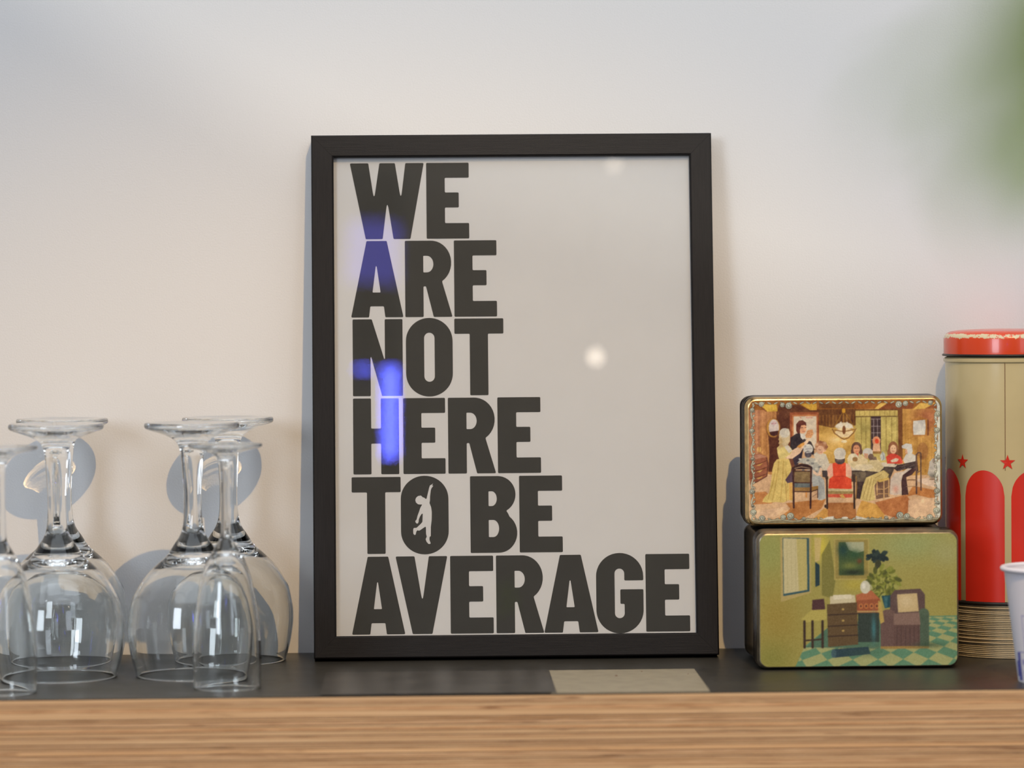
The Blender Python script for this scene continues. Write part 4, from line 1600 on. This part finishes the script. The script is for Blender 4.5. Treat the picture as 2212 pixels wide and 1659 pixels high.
# ------------------------------------------------------------------ thin flat grey patches on the shelf in front of the frame
p0, p1 = on_shelf(1180, 1449), on_shelf(1500, 1447)
xr = 0.5 * (on_shelf(1500, 1447).x + on_shelf(1532, 1492).x)
yb = 0.5 * (p0.y + p1.y)
xl = on_shelf(1181, 1470).x
v, f = box(xl, xr, YF + 0.0015, yb, 0.00005, 0.00045)
o = mesh('grey_patch', v, f, M['sheet'])
tag(o, 'pale grey flat patch on the shelf before the lower right of the frame', 'sheet')
v, f = box(on_shelf(700, 1470).x, xl + 0.003, YF + 0.0015, yb - 0.0006, 0.0005, 0.0007)
o = mesh('dark_patch', v, f, M['sheet_dark'])
tag(o, 'dark grey glossy flat patch on the shelf before the lower left of the frame', 'sheet')
for (px, py, s, lab) in ((1331, 1459, 0.0009, 'largest brown crumb, in the middle of the pale grey patch'),
                         (1386, 1450, 0.0006, 'small brown crumb at the back edge of the pale grey patch'),
                         (1486, 1455, 0.0005, 'tiny brown crumb at the right end of the pale grey patch')):
    p = on_shelf(px, py, 0.0007)
    vv = [(s * math.cos(q * 1.047) * random.uniform(0.7, 1.2), s * math.sin(q * 1.047) * random.uniform(0.7, 1.2), 0) for q in range(6)]
    vv += [(0.2 * s, 0, 0.6 * s)]
    o = mesh('crumb', vv, [(q, (q + 1) % 6, 6) for q in range(6)] + [tuple(reversed(range(6)))], M['crumb'])
    o.location = (p.x, p.y, 0.00046)
    tag(o, lab, 'crumb', 'crumbs on the grey sheet')

# ------------------------------------------------------------------ out-of-focus plant close to the camera, upper right
PY = CAM.y + 0.46
plant = thing('hanging_plant', on_y(2330, -260, PY), label='blurred green trailing plant hanging at the upper right, close to the viewer', cat='plant')
p_org = plant.location.copy()


def leaf(px, py, ln, wd, ang, tilt, mat='leaf', nm='leaf'):
    """pointed leaf with a folded midrib, centred on a pixel ray at the plant's distance"""
    c = on_y(px, py, PY) - p_org
    vv, ff = [], []
    n = 9
    for k in range(n + 1):
        t = k / n
        w_ = wd * math.sin(math.pi * t ** 0.8) * 0.5 + 0.0001
        bend = -0.25 * ln * (t - 0.5) ** 2
        for s_, up_ in ((-1, 0.25), (0, 0.0), (1, 0.25)):
            vv.append(Vector((s_ * w_, bend - up_ * w_ - (0.0002 if s_ == 0 else 0), (0.5 - t) * ln)))
    for k in range(n):
        for q in range(2):
            a = 3 * k + q
            ff.append((a, a + 3, a + 4, a + 1))
    R_ = Matrix.Rotation(math.radians(ang), 3, 'Y') @ Matrix.Rotation(math.radians(tilt), 3, 'X')
    vv = [R_ @ p + c for p in vv]
    o = mesh(nm, vv, ff, M[mat], plant, smooth=True)
    return o


for a in ((2260, 20, 0.026, 0.013, 30, 10), (2350, 180, 0.030, 0.014, -20, 15), (2140, 60, 0.014, 0.0045, 60, 20), (2040, 130, 0.012, 0.0034, 40, 0),
          (2165, 230, 0.014, 0.0045, 10, 10), (2110, 420, 0.013, 0.0046, -15, 5), (2185, 330, 0.011, 0.0040, 25, 0), (1950, 170, 0.010, 0.0026, 70, 10),
          (2290, 330, 0.022, 0.009, 10, 0), (2060, 290, 0.010, 0.0026, 20, 0), (1900, 260, 0.009, 0.0018, 50, 0)):
    leaf(*a)
stem_pts = [on_y(px, py, PY + 0.004) - p_org for px, py in ((2330, -260), (2300, -60), (2250, 60), (2230, 200), (2200, 300), (2140, 380))]
vv, ff = tube(stem_pts, 0.0007, 6)
mesh('stem', vv, ff, M['stem'], plant, smooth=True)

# ------------------------------------------------------------------ assumed lamps, added behind the viewer to be mirrored in the picture glass
def mirror_spot(px, py, dist):
    """where a thing must hang to be mirrored in the glass at that pixel, dist metres in front of it"""
    d = pix(px, py)
    base = o_pl - n_pl * 0.0028
    t = (base - CAM).dot(n_pl) / d.dot(n_pl)
    p = CAM + d * t
    r = d - n_pl * 2 * d.dot(n_pl)
    return p + r * (dist / abs(r.y))


def bulb(px, py, dist, rad, strength, label):
    c = mirror_spot(px, py, dist)
    lamp = thing('assumed_pendant_lamp', c, label=label, cat='lamp')
    vv, ff = lathe([(0, -rad * 1.15)] + [(rad * math.cos(q), rad * 1.15 * math.sin(q)) for q in np.linspace(-1.4, 1.1, 9)] + [(rad * 0.4, rad * 1.4)], 20)
    mesh('bulb', vv, ff, mat_emit('bulb_glow', (1.0, 0.86, 0.70), strength), lamp, smooth=True)
    vv, ff = lathe([(rad * 0.45, rad * 1.3), (rad * 0.5, rad * 2.2), (rad * 0.2, rad * 2.6), (0, rad * 2.6)], 16)
    mesh('socket', vv, ff, M['metal'], lamp, smooth=True, angle=40)
    vv, ff = tube([(0, 0, rad * 2.5), (0, 0, 2.2 - c.z)], 0.002, 6)
    mesh('cord', vv, ff, M['metal'], lamp)


bulb(1287, 772, 1.75, 0.0062, 14.0, 'assumed small pendant bulb behind the viewer, mirrored in the picture glass')
bulb(1327, 356, 1.75, 0.006, 5.0, 'assumed small higher pendant bulb behind the viewer, mirrored at the poster top')


def neon(px0, py0, px1, py1, dist, rad, strength, col, label):  # unseen blue tube, assumed behind the viewer where its reflection needs it
    a, b = mirror_spot(px0, py0, dist), mirror_spot(px1, py1, dist)
    root = thing('assumed_neon_tube', b, label=label, cat='lamp')
    vv, ff = tube([a - b, (a - b) * 0.5, Vector((0, 0, 0))], rad, 10)
    mesh('tube', vv, ff, mat_emit('assumed_blue_neon', col, strength), root, smooth=True)
    d = (a - b).normalized()
    for e_ in (a - b, Vector((0, 0, 0))):
        vv, ff = tube([e_ - d * rad, e_ + d * rad], rad * 1.25, 10)
        mesh('end_cap', vv, ff, M['metal'], root)
    v, f = box(-rad * 0.5, rad * 0.5, -rad * 3, -rad * 2, -0.01, (a - b).z + 0.01)
    mesh('mounting_bar', v, f, M['metal'], root)


neon(843, 780, 843, 1006, 2.05, 0.0085, 34.0, (0.10, 0.13, 1.0), 'assumed vertical blue neon tube behind the viewer, mirrored over the letters N and H')
neon(786, 775, 786, 826, 2.1, 0.011, 20.0, (0.10, 0.13, 1.0), 'assumed short blue neon tube behind the viewer, mirrored over the letter N')
neon(812, 430, 800, 680, 3.0, 0.04, 2.8, (0.14, 0.14, 1.0), 'assumed dim blue neon tube behind the viewer, mirrored over the letters W and A')

# assumed blue light source, added out of view at the left as a neon sign: it tints the glasses, the tin edges and the red lid
sign = thing('assumed_neon_sign', (-1.55, -0.95, 0.25), (0, 0, math.radians(62)), 'assumed blue neon sign of upright tubes, added at the left outside the view', 'sign')
v, f = box(-0.17, 0.17, -0.035, -0.02, 0.0, 0.52)
mesh('backboard', v, f, M['metal'], sign)
for k in range(4):
    vv, ff = tube([(-0.12 + 0.08 * k, 0.0, 0.03), (-0.12 + 0.08 * k, 0.0, 0.49)], 0.016, 10)
    mesh('tube', vv, ff, mat_emit('assumed_sign_neon', (0.16, 0.18, 1.0), 11.0), sign, smooth=True)

# unseen bare bulbs added in a row across the room behind the viewer for the sparkle in the wine glasses
glow = mat_emit('warm_bulb_glow', (1.0, 0.80, 0.58), 80.0)
bv, bf = lathe([(0, -0.026)] + [(0.022 * math.cos(q), 0.024 * math.sin(q)) for q in np.linspace(-1.3, 1.0, 7)] + [(0.009, 0.034)], 14)
cvv, cff = tube([(0, 0, 0.03), (0, 0, 0.5)], 0.002, 5)
proto = None
for k in range(10):
    loc = (-1.35 + 0.3 * k, -2.7 - 0.4 * (k % 2), 1.66 + 0.05 * ((k * 3) % 4))
    if proto is None:
        proto = thing('added_bare_bulb', loc, label='added bare warm bulb in a row across the room behind the viewer', cat='lamp', group='row of added bare bulbs')
        mesh('bulb', bv, bf, glow, proto, smooth=True)
        mesh('cord', cvv, cff, M['metal'], proto)
    else:
        o = copy_tree(proto)
        o.location = loc
